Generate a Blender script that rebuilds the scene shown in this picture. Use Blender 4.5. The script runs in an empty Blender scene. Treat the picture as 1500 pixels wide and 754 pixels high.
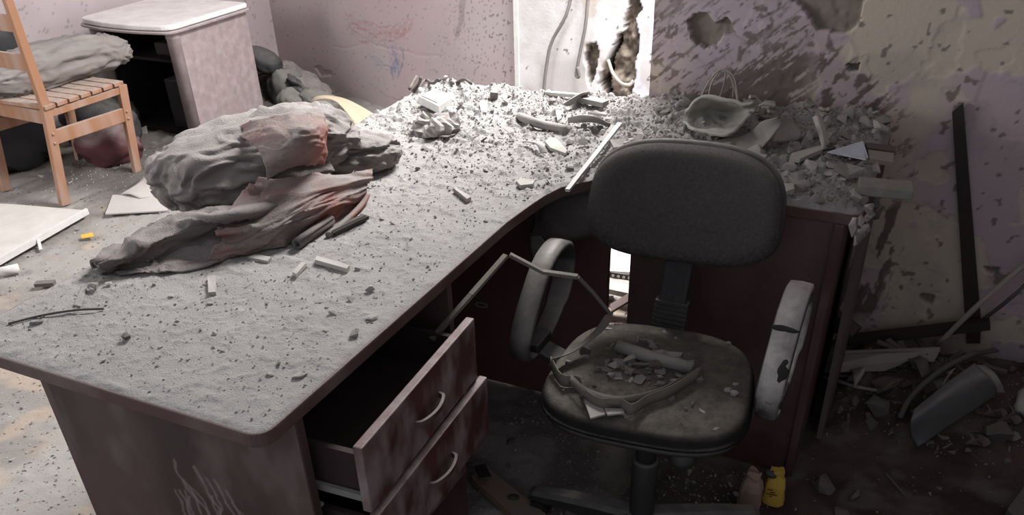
import bpy, bmesh, math, random
import numpy as np
from mathutils import Vector, Matrix
random.seed(7); RS = np.random.RandomState(11)
scene = bpy.context.scene
COL = scene.collection

# ------------------------------------------------------------------ camera
F_PX, PP_Y = 1261.488, 586.447
YAW, PITCH, ROLL = -0.465, 0.620, -0.033
CAM = np.array([0.801, -0.750, 1.540])
_fw = np.array([math.sin(YAW)*math.cos(PITCH), math.cos(YAW)*math.cos(PITCH), -math.sin(PITCH)])
_r0 = np.array([math.cos(YAW), -math.sin(YAW), 0.0]); _u0 = np.cross(_r0, _fw)
_r = _r0*math.cos(ROLL)+_u0*math.sin(ROLL); _u = -_r0*math.sin(ROLL)+_u0*math.cos(ROLL)
cd = bpy.data.cameras.new('camera'); cam = bpy.data.objects.new('camera', cd); COL.objects.link(cam)
cd.sensor_width = 36; cd.lens = F_PX/1500*36; cd.shift_y = (PP_Y-377)/1500; cd.clip_start = 0.02
M = Matrix(((_r[0], _u[0], -_fw[0], CAM[0]), (_r[1], _u[1], -_fw[1], CAM[1]), (_r[2], _u[2], -_fw[2], CAM[2]), (0, 0, 0, 1)))
cam.matrix_world = M
scene.camera = cam

# ------------------------------------------------------------------ light
scene.view_settings.view_transform = 'Standard'; scene.view_settings.look = 'None'
scene.view_settings.gamma = 1.0; scene.view_settings.exposure = 0.0
world = bpy.data.worlds.new('world'); scene.world = world; world.use_nodes = True
bg = world.node_tree.nodes['Background']; bg.inputs[0].default_value = (0.86, 0.90, 1.0, 1); bg.inputs[1].default_value = 0.40

def area(name, loc, target, sx, sy, power, col=(1, 1, 1), spread=180):
    l = bpy.data.lights.new(name, 'AREA'); l.shape = 'RECTANGLE'; l.size = sx; l.size_y = sy
    l.energy = power; l.color = col; l.spread = math.radians(spread)
    o = bpy.data.objects.new(name, l); COL.objects.link(o); o.location = loc
    o.rotation_euler = (Vector(target)-Vector(loc)).to_track_quat('-Z', 'Y').to_euler()
    return o
area('window_light', (1.22, 2.62, 1.6), (-1.6, 1.9, 0.5), 1.0, 1.2, 30, (1.0, 0.98, 0.97))
area('added_overhead_light', (-0.12, 2.62, 2.66), (-0.75, 1.5, 0.5), 0.95, 1.0, 235, (1.0, 0.99, 0.98))  # unseen overhead lamp, added to brighten the desk
area('added_left_fill', (-3.6, -0.5, 1.5), (0.6, 1.85, 0.9), 1.4, 1.2, 62, (1.0, 0.98, 0.97))  # unseen fill lamp added at the left, no window there

# ------------------------------------------------------------------ pixel helpers: a point of the photograph put onto a real plane
def at(px, py, ax, v):
    d = (px-750)/F_PX*_r-(py-PP_Y)/F_PX*_u+_fw
    t = (v-CAM[ax])/d[ax]
    return CAM+t*d
def P(px, py, z): return at(px, py, 2, z)
def PY(px, py, y): return at(px, py, 1, y)
def PX(px, py, x): return at(px, py, 0, x)

# ------------------------------------------------------------------ numpy noise
def _hash(ix, iy, iz, s):
    n = (ix*374761393+iy*668265263+iz*2147483647+s*974711) & 0xffffffff
    n = ((n ^ (n >> 13))*1274126177) & 0xffffffff
    n = n ^ (n >> 16)
    return (n & 0xffff)/65535.0
def vnoise(x, y, z=0.0, s=0):
    x = np.asarray(x, float); y = np.asarray(y, float); z = np.asarray(z, float)+0*x
    y = y+0*x
    ix = np.floor(x).astype(np.int64); iy = np.floor(y).astype(np.int64); iz = np.floor(z).astype(np.int64)
    fx = x-ix; fy = y-iy; fz = z-iz
    fx = fx*fx*(3-2*fx); fy = fy*fy*(3-2*fy); fz = fz*fz*(3-2*fz)
    r = 0
    for a in (0, 1):
        for b in (0, 1):
            for c in (0, 1):
                w = (fx if a else 1-fx)*(fy if b else 1-fy)*(fz if c else 1-fz)
                r = r+w*_hash(ix+a, iy+b, iz+c, s)
    return r
def fbm(x, y, z=0.0, s=0, o=4, g=.5):
    r = 0; a = 1; t = 0; k = 1.0
    for i in range(o):
        r = r+a*vnoise(np.asarray(x)*k, np.asarray(y)*k, np.asarray(z)*k, s+i*17); t += a; a *= g; k *= 2.03
    return r/t
def sstep(a, b, x):
    t = np.clip((x-a)/(b-a), 0, 1); return t*t*(3-2*t)
def inpoly(x, y, poly):
    r = np.zeros(np.shape(x), bool); n = len(poly)
    for i in range(n):
        x0, y0 = poly[i]; x1, y1 = poly[i-1]
        if y0 == y1: continue
        c = ((y0 > y) != (y1 > y)) & (x < (x1-x0)*(y-y0)/(y1-y0)+x0)
        r ^= c
    return r

# ------------------------------------------------------------------ materials
MATS = {}
def mat(name, col, rough=.8, col2=None, nscale=8, ncon=.5, bump=.0, bscale=60, dust=0.0, dustcol=(.36, .335, .32), dlo=.25, dhi=.85, metal=0.0, patch=0.0, vcol=False, stretch=(1, 1, 1), spec=.25, streak=0.0):
    """noise-mixed colour, dust lying on faces that look up, fine relief"""
    m = bpy.data.materials.new(name); m.use_nodes = True; nt = m.node_tree; N = nt.nodes; L = nt.links
    b = N['Principled BSDF']; b.inputs['Roughness'].default_value = rough; b.inputs['Metallic'].default_value = metal
    b.inputs['Specular IOR Level'].default_value = spec
    tc = N.new('ShaderNodeTexCoord'); mp = N.new('ShaderNodeMapping'); L.new(tc.outputs['Object'], mp.inputs[0]); mp.inputs['Scale'].default_value = stretch
    if vcol:
        va = N.new('ShaderNodeAttribute'); va.attribute_name = 'Col'; cur = va.outputs['Color']
    else:
        no = N.new('ShaderNodeTexNoise'); L.new(mp.outputs[0], no.inputs['Vector']); no.inputs['Scale'].default_value = nscale; no.inputs['Detail'].default_value = 6; no.inputs['Roughness'].default_value = .65
        rp = N.new('ShaderNodeMapRange'); L.new(no.outputs['Fac'], rp.inputs[0]); rp.inputs[1].default_value = .5-ncon/2; rp.inputs[2].default_value = .5+ncon/2
        mx = N.new('ShaderNodeMix'); mx.data_type = 'RGBA'; L.new(rp.outputs[0], mx.inputs[0])
        c2 = col2 or tuple(c*.72 for c in col)
        mx.inputs[6].default_value = (*col, 1); mx.inputs[7].default_value = (*c2, 1); cur = mx.outputs[2]
    if dust > 0 or patch > 0:
        geo = N.new('ShaderNodeNewGeometry'); sp = N.new('ShaderNodeSeparateXYZ'); L.new(geo.outputs['Normal'], sp.inputs[0])
        mr = N.new('ShaderNodeMapRange'); L.new(sp.outputs['Z'], mr.inputs[0]); mr.inputs[1].default_value = dlo; mr.inputs[2].default_value = dhi; mr.inputs[4].default_value = dust
        n2 = N.new('ShaderNodeTexNoise'); L.new(mp.outputs[0], n2.inputs['Vector']); n2.inputs['Scale'].default_value = nscale*1.7; n2.inputs['Detail'].default_value = 8; n2.inputs['Roughness'].default_value = .7
        m2 = N.new('ShaderNodeMapRange'); L.new(n2.outputs['Fac'], m2.inputs[0]); m2.inputs[1].default_value = .34; m2.inputs[2].default_value = .62; m2.inputs[3].default_value = .45
        mu = N.new('ShaderNodeMath'); mu.operation = 'MULTIPLY'; L.new(mr.outputs[0], mu.inputs[0]); L.new(m2.outputs[0], mu.inputs[1])
        n3 = N.new('ShaderNodeTexNoise'); L.new(mp.outputs[0], n3.inputs['Vector']); n3.inputs['Scale'].default_value = nscale*.8; n3.inputs['Detail'].default_value = 7
        m3 = N.new('ShaderNodeMapRange'); L.new(n3.outputs['Fac'], m3.inputs[0]); m3.inputs[1].default_value = .44; m3.inputs[2].default_value = .68; m3.inputs[4].default_value = patch
        ad = N.new('ShaderNodeMath'); ad.operation = 'MAXIMUM'; L.new(mu.outputs[0], ad.inputs[0]); L.new(m3.outputs[0], ad.inputs[1])
        md = N.new('ShaderNodeMix'); md.data_type = 'RGBA'; L.new(ad.outputs[0], md.inputs[0]); L.new(cur, md.inputs[6]); md.inputs[7].default_value = (*dustcol, 1); cur = md.outputs[2]
    L.new(cur, b.inputs['Base Color'])
    if bump > 0:
        nb = N.new('ShaderNodeTexNoise'); L.new(tc.outputs['Object'], nb.inputs['Vector']); nb.inputs['Scale'].default_value = bscale; nb.inputs['Detail'].default_value = 5; nb.inputs['Roughness'].default_value = .6
        bp = N.new('ShaderNodeBump'); bp.inputs['Strength'].default_value = bump; bp.inputs['Distance'].default_value = .006
        L.new(nb.outputs['Fac'], bp.inputs['Height']); L.new(bp.outputs[0], b.inputs['Normal'])
    MATS[name] = m
    return m
DUST = (.385, .37, .358)
mat('dust', DUST, .95, (.30, .287, .277), 14, .5, .6, 260, spec=.05)
mat('chip', (.45, .42, .40), .95, (.31, .285, .27), 30, .6, .3, 150, spec=.05)
mat('chip_dark', (.20, .18, .17), .95, (.12, .105, .10), 30, .6, .3, 150, dust=.6, spec=.05)
mat('stone', (.33, .31, .28), .95, (.22, .205, .185), 25, .6, .5, 120, spec=.05)
mat('plaster', (.47, .45, .42), .9, (.36, .34, .31), 14, .5, .3, 90, spec=.1)
mat('plaster_white', (.66, .65, .63), .85, (.52, .5, .48), 18, .5, .2, 90, spec=.15)
mat('modesty', (.19, .085, .09), .5, (.14, .062, .066), 5, .6, .1, 200, dust=.5, patch=.4, dustcol=(.24, .17, .17))
mat('wood_panel', (.10, .046, .046), .5, (.07, .034, .034), 5, .6, .1, 200, dust=.9, patch=.35, dustcol=(.2, .165, .16), spec=.3)
mat('drawer_face', (.12, .045, .043), .5, (.08, .032, .032), 13, .6, .1, 200, dust=.85, patch=.95, dustcol=(.30, .24, .235), stretch=(1, 1.5, .9), spec=.3)
mat('desk_top', (.13, .07, .065), .6, (.09, .05, .046), 6, .6, .15, 160, dust=.95, patch=.5, dustcol=(.27, .22, .21), spec=.2)
mat('near_panel', (.085, .052, .046), .55, (.055, .034, .031), 4, .6, .12, 120, patch=.35, dustcol=(.2, .165, .155), stretch=(1, 1, .45), spec=.3)
mat('drawer_inside', (.05, .03, .03), .7, None, 8, .5, .1, 90, dust=.35, dustcol=(.1, .085, .08))
mat('black_plastic', (.03, .03, .031), .5, (.045, .044, .044), 7, .5, .1, 120, dust=.85, dustcol=(.26, .24, .225), dlo=.1, dhi=.95)
mat('arm_plastic', (.035, .034, .034), .5, (.05, .048, .047), 6, .6, .1, 120, dust=.95, dustcol=(.34, .31, .285), dlo=-.15, dhi=.75, patch=.15)
mat('arm_worn', (.02, .02, .02), .5, (.16, .15, .14), 9, .2, .1, 120, dust=1, dustcol=(.46, .43, .41), dlo=-.1, dhi=.5, patch=.1)
mat('seat_fabric', (.026, .025, .026), .95, (.04, .038, .037), 20, .5, .9, 420, dust=1, dustcol=(.22, .198, .17), dlo=.45, dhi=.97, spec=.05)
mat('back_fabric', (.052, .047, .045), .95, (.105, .096, .092), 150, .5, 1.0, 420, dust=.8, patch=.22, dustcol=(.24, .22, .21), dlo=.0, dhi=.9, spec=.05)
mat('cloth_grey', (.19, .165, .155), .95, (.13, .11, .105), 7, .6, .6, 260, dust=.75, dustcol=(.33, .3, .285), patch=.25, dlo=.2, dhi=.95, spec=.05)
mat('cloth_red', (.33, .12, .095), .95, (.16, .125, .115), 4.5, .35, .6, 260, dust=.95, dustcol=(.29, .262, .248), patch=.75, dlo=-.1, dhi=.7, spec=.05)
mat('cushion', (.25, .22, .205), .95, (.18, .16, .148), 5, .6, .5, 240, dust=.8, dustcol=(.36, .335, .32), patch=.2, dlo=.1, dhi=.9, spec=.05)
mat('cushion_bounce_tone', (.42, .33, .26), .95, (.3, .24, .2), 6, .6, .5, 240, dust=.85, dustcol=(.36, .335, .32), dlo=-.25, dhi=.45, spec=.05)  # cushion colour made warmer and lighter to imitate light off the floor
mat('bag_grey', (.12, .12, .105), .9, (.08, .08, .072), 9, .6, .3, 160, dust=.75, dustcol=(.27, .26, .235), dlo=.1, dhi=.95)
mat('bag_black', (.03, .03, .034), .8, (.05, .05, .05), 8, .6, .3, 130, dust=.5, dustcol=(.2, .19, .18))
mat('pine', (.34, .175, .10), .55, (.26, .13, .075), 5, .6, .1, 120, dust=.85, dustcol=(.5, .44, .4), stretch=(3, 3, .6), dlo=.3, dhi=.9, patch=.3)
mat('cab_paint', (.36, .28, .285), .5, (.25, .215, .205), 26, .5, .15, 60, dust=.9, dustcol=(.5, .46, .455), patch=.3, spec=.35)
mat('cab_top', (.86, .83, .82), .6, (.6, .56, .55), 12, .6, .2, 90, spec=.25)
mat('dark_inside', (.02, .019, .019), .9, (.035, .032, .03), 9, .5, .1, 60, patch=.3, dustcol=(.06, .055, .052))  # near-black colour that paints in the shade inside the cabinet
mat('beige_plastic', (.56, .46, .32), .5, (.49, .40, .28), 4, .5, .05, 60, dust=.35, dustcol=(.6, .53, .42), spec=.3)
mat('paper', (.48, .45, .43), .9, (.4, .37, .35), 5, .6, .1, 60)
mat('paper_blue', (.5, .53, .6), .8, (.43, .45, .5), 5, .6, .1, 60)
mat('board_white', (.62, .59, .56), .8, (.48, .45, .42), 7, .5, .2, 70)
mat('metal_dusty', (.30, .285, .265), .7, (.2, .19, .175), 16, .6, .3, 120, dust=.6, dustcol=(.38, .36, .33))
mat('metal_dark', (.045, .04, .037), .6, (.07, .062, .056), 10, .6, .2, 120, dust=.3, dustcol=(.14, .125, .115))
mat('brown_strip', (.035, .025, .024), .6, (.05, .037, .034), 10, .6, .1, 120)
mat('ribbon', (.20, .18, .155), .8, (.14, .125, .108), 12, .6, .2, 120)
mat('wire_light', (.42, .38, .33), .7, (.3, .27, .24), 20, .5)
mat('wire_grey', (.16, .15, .145), .7, (.22, .2, .19), 20, .5)
mat('ceramic', (.44, .42, .385), .8, (.34, .325, .295), 9, .6, .3, 90)
mat('kraft', (.36, .25, .19), .9, (.27, .19, .15), 9, .6, .2, 80, patch=.2, dustcol=(.4, .35, .32))
mat('yellow_print', (.62, .42, .07), .7, (.5, .33, .06), 6, .5, .1, 80)
mat('ink', (.05, .035, .02), .8)
mat('blue_print', (.12, .2, .28), .7)
mat('rubber', (.03, .03, .03), .9)
mat('plank_orange', (.34, .2, .13), .7, (.26, .16, .11), 6, .6, .2, 90, dust=.7, dustcol=(.28, .25, .235))
mat('shell_grey', (.13, .13, .13), .6, (.09, .09, .09), 5, .6, .1, 80, dust=.9, dustcol=(.3, .285, .275), dlo=.3, dhi=.9)
mat('plank_pale', (.42, .39, .35), .8, (.29, .27, .24), 7, .6, .2, 90, dust=.5, dustcol=(.34, .315, .29))
mat('plank_dim', (.14, .125, .115), .85, (.095, .085, .08), 7, .6, .2, 90, dust=.4, dustcol=(.2, .18, .165))
mat('scrap_brown', (.17, .13, .12), .9, (.12, .09, .085), 8, .6, .2, 80)
mat('twig', (.09, .08, .07), .9, (.14, .125, .11), 20, .5)
mat('leafy', (.23, .225, .19), .9, (.17, .165, .14), 20, .5)
mat('red_bundle', (.11, .035, .04), .9, (.07, .03, .032), 8, .5, .3, 100, dust=.4)
mat('paint_wall', (.5, .43, .44), .9, bump=.25, bscale=70, vcol=True, spec=.12)
mat('floor_dirt', (.4, .38, .36), .95, bump=.5, bscale=130, vcol=True, spec=.05)
mat('panel_paint', (.5, .43, .44), .55, bump=.1, bscale=120, vcol=True, spec=.3)
mat('plain_wall', (.45, .4, .41), .9, (.4, .36, .36), 3, .5, .15, 60)

# ------------------------------------------------------------------ object helpers
def props(o, label=None, cat=None, group=None, kind=None):
    if label: o['label'] = label
    if cat: o['category'] = cat
    if group: o['group'] = group
    if kind: o['kind'] = kind
    return o
def newmesh(name, v, f, m, smooth=False):
    me = bpy.data.meshes.new(name); me.from_pydata([tuple(map(float, q)) for q in v], [], [tuple(int(i) for i in q) for q in f])
    ms = m if isinstance(m, (list, tuple)) else [m]
    for x in ms: me.materials.append(MATS[x])
    if smooth: me.polygons.foreach_set('use_smooth', [True]*len(me.polygons))
    me.update()
    return me
def fix_normals(me):
    bm = bmesh.new(); bm.from_mesh(me); bmesh.ops.remove_doubles(bm, verts=bm.verts, dist=1e-6); bmesh.ops.recalc_face_normals(bm, faces=bm.faces); bm.to_mesh(me); bm.free()
def bevel(me, w, seg=2):
    bm = bmesh.new(); bm.from_mesh(me)
    ed = [e for e in bm.edges if len(e.link_faces) == 2 and e.calc_face_angle(0) > .5]
    bmesh.ops.bevel(bm, geom=ed, offset=w, segments=seg, profile=.5, affect='EDGES', clamp_overlap=True); bm.to_mesh(me); bm.free()
def obj(name, geo, m, parent=None, smooth=False, bev=0, seg=2, label=None, cat=None, group=None, kind=None, fix=True):
    """one mesh object whose origin is the foot of its geometry (given in world coordinates)"""
    v, f = geo; v = np.asarray(v, float)
    base = np.array([(v[:, 0].min()+v[:, 0].max())/2, (v[:, 1].min()+v[:, 1].max())/2, v[:, 2].min()])
    me = newmesh(name, v-base, f, m, smooth)
    if fix: fix_normals(me)
    if bev: bevel(me, bev, seg)
    if smooth: me.polygons.foreach_set('use_smooth', [True]*len(me.polygons))
    o = bpy.data.objects.new(name, me); COL.objects.link(o)
    if parent is not None:
        o.parent = parent; pl = Vector((0, 0, 0)); q = parent
        while q is not None: pl += q.location; q = q.parent
        o.location = Vector(base)-pl
    else: o.location = base
    return props(o, label, cat, group, kind)
def thing(name, loc, label, cat, group=None):
    o = bpy.data.objects.new(name, None); COL.objects.link(o); o.location = loc; o.empty_display_size = .05
    return props(o, label, cat, group)
def join(*gs):
    v = []; f = []; n = 0
    for a, b in gs:
        a = list(a); v += [tuple(q) for q in a]; f += [tuple(i+n for i in q) for q in b]; n += len(a)
    return v, f
def box(x0, x1, y0, y1, z0, z1):
    v = [(x0, y0, z0), (x1, y0, z0), (x1, y1, z0), (x0, y1, z0), (x0, y0, z1), (x1, y0, z1), (x1, y1, z1), (x0, y1, z1)]
    return v, [(3, 2, 1, 0), (4, 5, 6, 7), (0, 1, 5, 4), (1, 2, 6, 5), (2, 3, 7, 6), (3, 0, 4, 7)]
def prism(poly, thick, axis=(0, 0, -1)):
    """polygon (3-D points, in order) given thickness along axis"""
    n = len(poly); a = np.array(axis, float); a = a/np.linalg.norm(a)*thick
    v = [np.array(q, float) for q in poly]+[np.array(q, float)+a for q in poly]
    return v, [tuple(range(n)), tuple(range(2*n-1, n-1, -1))]+[(i, i+n, (i+1) % n+n, (i+1) % n) for i in range(n)]
def bar(a, b, w, h, up=(0, 0, 1), w2=None, h2=None):
    a = np.array(a, float); b = np.array(b, float); d = (b-a)/np.linalg.norm(b-a); up = np.array(up, float)
    s = np.cross(d, up); s /= np.linalg.norm(s); t = np.cross(s, d)
    w2 = w if w2 is None else w2; h2 = h if h2 is None else h2
    v = [a+s*i*w/2+t*j*h/2 for i, j in ((-1, -1), (1, -1), (1, 1), (-1, 1))]+[b+s*i*w2/2+t*j*h2/2 for i, j in ((-1, -1), (1, -1), (1, 1), (-1, 1))]
    return v, [(3, 2, 1, 0), (4, 5, 6, 7), (0, 1, 5, 4), (1, 2, 6, 5), (2, 3, 7, 6), (3, 0, 4, 7)]
def crom(pts, n):
    """smooth curve through the points"""
    p = [np.array(q, float) for q in pts]; p = [2*p[0]-p[1]]+p+[2*p[-1]-p[-2]]; o = []
    for i in range(1, len(p)-2):
        for k in range(n):
            t = k/n; o.append(.5*((2*p[i])+(-p[i-1]+p[i+1])*t+(2*p[i-1]-5*p[i]+4*p[i+1]-p[i+2])*t*t+(-p[i-1]+3*p[i]-3*p[i+1]+p[i+2])*t**3))
    o.append(p[-2]); return o
def tube(pts, r, seg=8, smooth=0, r2=None):
    p = crom(pts, smooth) if smooth else [np.array(q, float) for q in pts]
    n = len(p); v = []; f = []; ref = np.array([0.31, .22, .92])
    for i in range(n):
        d = p[min(i+1, n-1)]-p[max(i-1, 0)]; d = d/(np.linalg.norm(d)+1e-12)
        s = np.cross(d, ref); s /= np.linalg.norm(s)+1e-9; t = np.cross(s, d); rr = r if r2 is None else r+(r2-r)*i/(n-1)
        for k in range(seg):
            a = 2*math.pi*k/seg; v.append(p[i]+rr*(s*math.cos(a)+t*math.sin(a)))
    for i in range(n-1):
        for k in range(seg): f.append((i*seg+k, i*seg+(k+1) % seg, (i+1)*seg+(k+1) % seg, (i+1)*seg+k))
    f.append(tuple(range(seg-1, -1, -1))); f.append(tuple((n-1)*seg+k for k in range(seg)))
    return v, f
def sheet(v, nu, nv, th):
    """closed thin sheet from a grid of nu*nv points, thickness th along its normal"""
    g = np.array(v, float).reshape(nu, nv, 3); du = np.gradient(g, axis=0); dv = np.gradient(g, axis=1)
    n = np.cross(du, dv); n /= np.linalg.norm(n, axis=2, keepdims=True)+1e-12
    if n[..., 2].mean() < 0: n = -n
    b = g-n*th; vv = np.concatenate([g.reshape(-1, 3), b.reshape(-1, 3)]); N = nu*nv; f = []
    for i in range(nu-1):
        for j in range(nv-1):
            a = i*nv+j; q = (a, a+1, a+nv+1, a+nv); f.append(q); f.append(tuple(N+x for x in q[::-1]))
    edge = [i*nv for i in range(nu)]+[(nu-1)*nv+j for j in range(1, nv)]+[i*nv+nv-1 for i in range(nu-2, -1, -1)]+[j for j in range(nv-2, 0, -1)]
    for i in range(len(edge)):
        a, b2 = edge[i], edge[(i+1) % len(edge)]; f.append((a, b2, b2+N, a+N))
    return vv, f
def patch(ctrl, n=6, th=.003, amp=0.0, freq=20, seed=0, zmin=None, ridge=0.0):
    """smooth sheet through a grid of control points, with creases"""
    rows = [crom(r, n) for r in ctrl]; cols = [crom([r[j] for r in rows], n) for j in range(len(rows[0]))]
    g = np.array(cols).transpose(1, 0, 2)
    nu, nv = g.shape[:2]
    du = np.gradient(g, axis=0); dv = np.gradient(g, axis=1); nn = np.cross(du, dv); nn /= np.linalg.norm(nn, axis=2, keepdims=True)+1e-12
    if nn[..., 2].mean() < 0: nn = -nn
    d = amp*(fbm(g[..., 0]*freq, g[..., 1]*freq, g[..., 2]*freq, seed, 3)-.5)*2
    if ridge:
        uu, vv = np.meshgrid(np.arange(nu)/(nu-1), np.arange(nv)/(nv-1), indexing='ij'); wp_ = .5*(fbm(uu*2.5, vv*3, 0, seed+2, 2)-.5)
        e1_ = fbm((uu+wp_)*5.5, vv*1.6+wp_, 0, seed+5, 2); e2_ = fbm((uu+wp_+.5*vv)*8, vv*3.2, 0, seed+6, 2)
        d = d+ridge*((e1_-.5)*2.4+.7*np.exp(-((e1_-.5)/.05)**2)+.35*np.exp(-((e2_-.5)/.05)**2)-.45*np.exp(-((e2_-.4)/.03)**2))
    g = g+nn*d[..., None]
    if zmin is not None: g[..., 2] = np.maximum(g[..., 2], zmin+th+.0005)
    return sheet(g.reshape(-1, 3), nu, nv, th)
def blob(c, ax, radii, e1=1.0, e2=1.0, nu=40, nv=24, amp=0.0, freq=12, seed=0, fold=0.0, ffreq=(3, 14, 14), zmin=None, bend=0.0, puck=0.0):
    """closed soft body: superellipsoid with folds; ax = direction of its long axis in plan"""
    a = np.array(ax, float); a /= np.linalg.norm(a); up = np.array([0, 0, 1.0]); s = np.cross(up, a); s /= np.linalg.norm(s); t = np.cross(a, s)
    sg = lambda w, e: np.sign(w)*np.abs(w)**e
    th = np.linspace(0, 2*math.pi, nu, endpoint=False); ph = np.linspace(-math.pi/2, math.pi/2, nv)
    PH, TH = np.meshgrid(ph, th, indexing='ij')
    X = np.sin(PH); X = sg(X, e1); R = sg(np.cos(PH), e1)
    Y = R*sg(np.cos(TH), e2); Z = R*sg(np.sin(TH), e2)
    d = amp*(fbm(X*freq*radii[0], Y*freq*radii[1], Z*freq*radii[2], seed, 3)-.5)*2
    if fold:
        wx = .5*(fbm(X*2.1, Y*2.1, Z*2.1, seed+3, 2)-.5); wy = .7*(fbm(X*2.3+5, Y*2.3, Z*2.3, seed+4, 2)-.5)
        q1 = vnoise((X+wx)*ffreq[0], (Y+wy)*ffreq[1], (Z+wy)*ffreq[2], seed+9); q2 = vnoise((X+wx)*ffreq[0]*1.8+3, (Y+wy+.4*X)*ffreq[1]*1.7, (Z+wy)*ffreq[2]*1.7, seed+19)
        d = d+fold*1.3*(q1-.5)*2+fold*.7*np.exp(-((q1-.5)/.10)**2)+fold*.42*np.exp(-((q2-.5)/.09)**2)-fold*.4*np.exp(-((q2-.33)/.07)**2)
    k = 1+d/min(radii)
    lx = X*radii[0]*(1+d/max(radii)); ly = Y*radii[1]*k; lz = Z*radii[2]*k-bend*X*X
    g = np.array(c)+lx[..., None]*a+ly[..., None]*s+lz[..., None]*t
    if zmin is not None: g[..., 2] = np.maximum(g[..., 2], zmin)
    v = g.reshape(-1, 3); f = []
    for i in range(nv-1):
        for j in range(nu): f.append((i*nu+j, i*nu+(j+1) % nu, (i+1)*nu+(j+1) % nu, (i+1)*nu+j))
    return v, f
def lathe(c, prof, seg=20, ax=None):
    """turned body about a vertical axis: prof = (radius, z)"""
    v = []; f = []; n = len(prof)
    for r, z in prof:
        for k in range(seg): a = 2*math.pi*k/seg; v.append((c[0]+r*math.cos(a), c[1]+r*math.sin(a), c[2]+z))
    for i in range(n-1):
        for k in range(seg): f.append((i*seg+k, i*seg+(k+1) % seg, (i+1)*seg+(k+1) % seg, (i+1)*seg+k))
    f.append(tuple(range(seg-1, -1, -1))); f.append(tuple((n-1)*seg+k for k in range(seg)))
    return v, f
def ribbon(pts, wid, th, sm=6):
    """strip that follows pts; wid = vector (or one per point) across the strip"""
    p = np.array(crom(pts, sm)); w = np.array(wid, float)
    if w.ndim == 1: W = np.repeat(w[None], len(p), 0)
    else: W = np.array(crom(wid, sm))
    g = np.stack([p-W/2, p, p+W/2], 1)
    return sheet(g.reshape(-1, 3), len(p), 3, th)
def grid_object(name, xs, zs, pos, colr, m, kind=None, parent=None, origin=(0, 0, 0), keep=None, smooth=True):
    """height-field mesh from numpy arrays; pos (nu,nv,3), colr (nu,nv,3) or None"""
    nu, nv = pos.shape[:2]
    idx = np.arange(nu*nv).reshape(nu, nv)
    q = np.stack([idx[:-1, :-1], idx[1:, :-1], idx[1:, 1:], idx[:-1, 1:]], -1).reshape(-1, 4)
    if keep is not None:
        k = (keep[:-1, :-1] & keep[1:, :-1] & keep[1:, 1:] & keep[:-1, 1:]).reshape(-1); q = q[k]
    me = bpy.data.meshes.new(name); me.vertices.add(nu*nv); me.vertices.foreach_set('co', (pos-np.array(origin)).reshape(-1).astype(np.float32))
    me.loops.add(q.size); me.loops.foreach_set('vertex_index', q.reshape(-1).astype(np.int32))
    me.polygons.add(len(q)); me.polygons.foreach_set('loop_start', np.arange(0, q.size, 4, dtype=np.int32)); me.polygons.foreach_set('loop_total', np.full(len(q), 4, np.int32))
    me.update(calc_edges=True); me.validate()
    if colr is not None:
        at_ = me.color_attributes.new('Col', 'FLOAT_COLOR', 'POINT'); c4 = np.ones((nu*nv, 4), np.float32); c4[:, :3] = colr.reshape(-1, 3); at_.data.foreach_set('color', c4.reshape(-1))
    if smooth: me.polygons.foreach_set('use_smooth', [True]*len(me.polygons))
    me.materials.append(MATS[m]); o = bpy.data.objects.new(name, me); COL.objects.link(o); o.location = origin
    if parent is not None:
        o.parent = parent; o.location = Vector(origin)-parent.location
    if kind: o['kind'] = kind
    return o
def lerp(a, b, t): return np.asarray(a)*(1-t[..., None])+np.asarray(b)*t[..., None]

# ================================================================== SETTING
# floor: pale dust to the left and behind the desk, dark brown covering to the right
XL, YF, WR = -4.4, 4.25, 1.85
THR = math.radians(20); KC = np.array([-3.2, 3.95, 0.0]); KD = np.array([math.cos(THR), -math.sin(THR), 0]); KN = np.array([math.sin(THR), math.cos(THR), 0])
def far_frame(geo):
    v, f = geo; return [KC+q[0]*KD+q[1]*KN+np.array([0, 0, q[2]]) for q in map(np.array, v)], f
def pile_h(x, y):
    """height of the heaped rubbish along the foot of the right wall"""
    x = np.asarray(x, float); y = np.asarray(y, float)
    e = sstep(.70, .80, x)*sstep(1.28, 1.80, y+.10*(fbm(x*5, y*5, 0, 31)-.5))*sstep(2.0, 1.84, y)
    return e*(.05+.10*fbm(x*7, y*7, 0, 33))
def floor_h(x, y):
    left = sstep(-.1, -.5, x)
    back = sstep(1.7, 1.9, y)*sstep(.2, 0.0, x)
    b = .006*fbm(x*9, y*9, 0, 3)+.010*np.maximum(0, fbm(x*26, y*26, 0, 5, 4)-.52)*2+.010*np.maximum(0, fbm(x*60, y*60, 0, 6, 3)-.58)*2
    clutter = sstep(-2.2, -2.7, x)*sstep(1.9, 2.3, y)*.03*fbm(x*8, y*8, 0, 12)
    return b+clutter+pile_h(x, y)+back*.02*fbm(x*14, y*14, 0, 14)
xs = np.linspace(XL, 1.75, 540); ys = np.linspace(-1.0, YF, 470); X, Y = np.meshgrid(xs, ys, indexing='ij')
Hh = floor_h(X, Y)
t_right = sstep(.0, .62, X+.12*(fbm(X*4, Y*4, 0, 8)-.5)*2-.05)*sstep(2.0, 1.8, Y)
pale = lerp((.30, .285, .268), (.235, .215, .20), sstep(.42, .66, fbm(X*5, Y*5, 0, 21)))
pale = lerp(pale, (.30, .27, .24), sstep(.56, .72, fbm(X*17, Y*17, 0, 22))*.8)
pale = lerp(pale, (.42, .33, .25), sstep(.57, .7, fbm(X*6+40, Y*6, 0, 24))*.5)
brown = lerp((.098, .073, .066), (.062, .044, .041), sstep(.4, .6, fbm(X*6, Y*6, 0, 23)))
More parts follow.
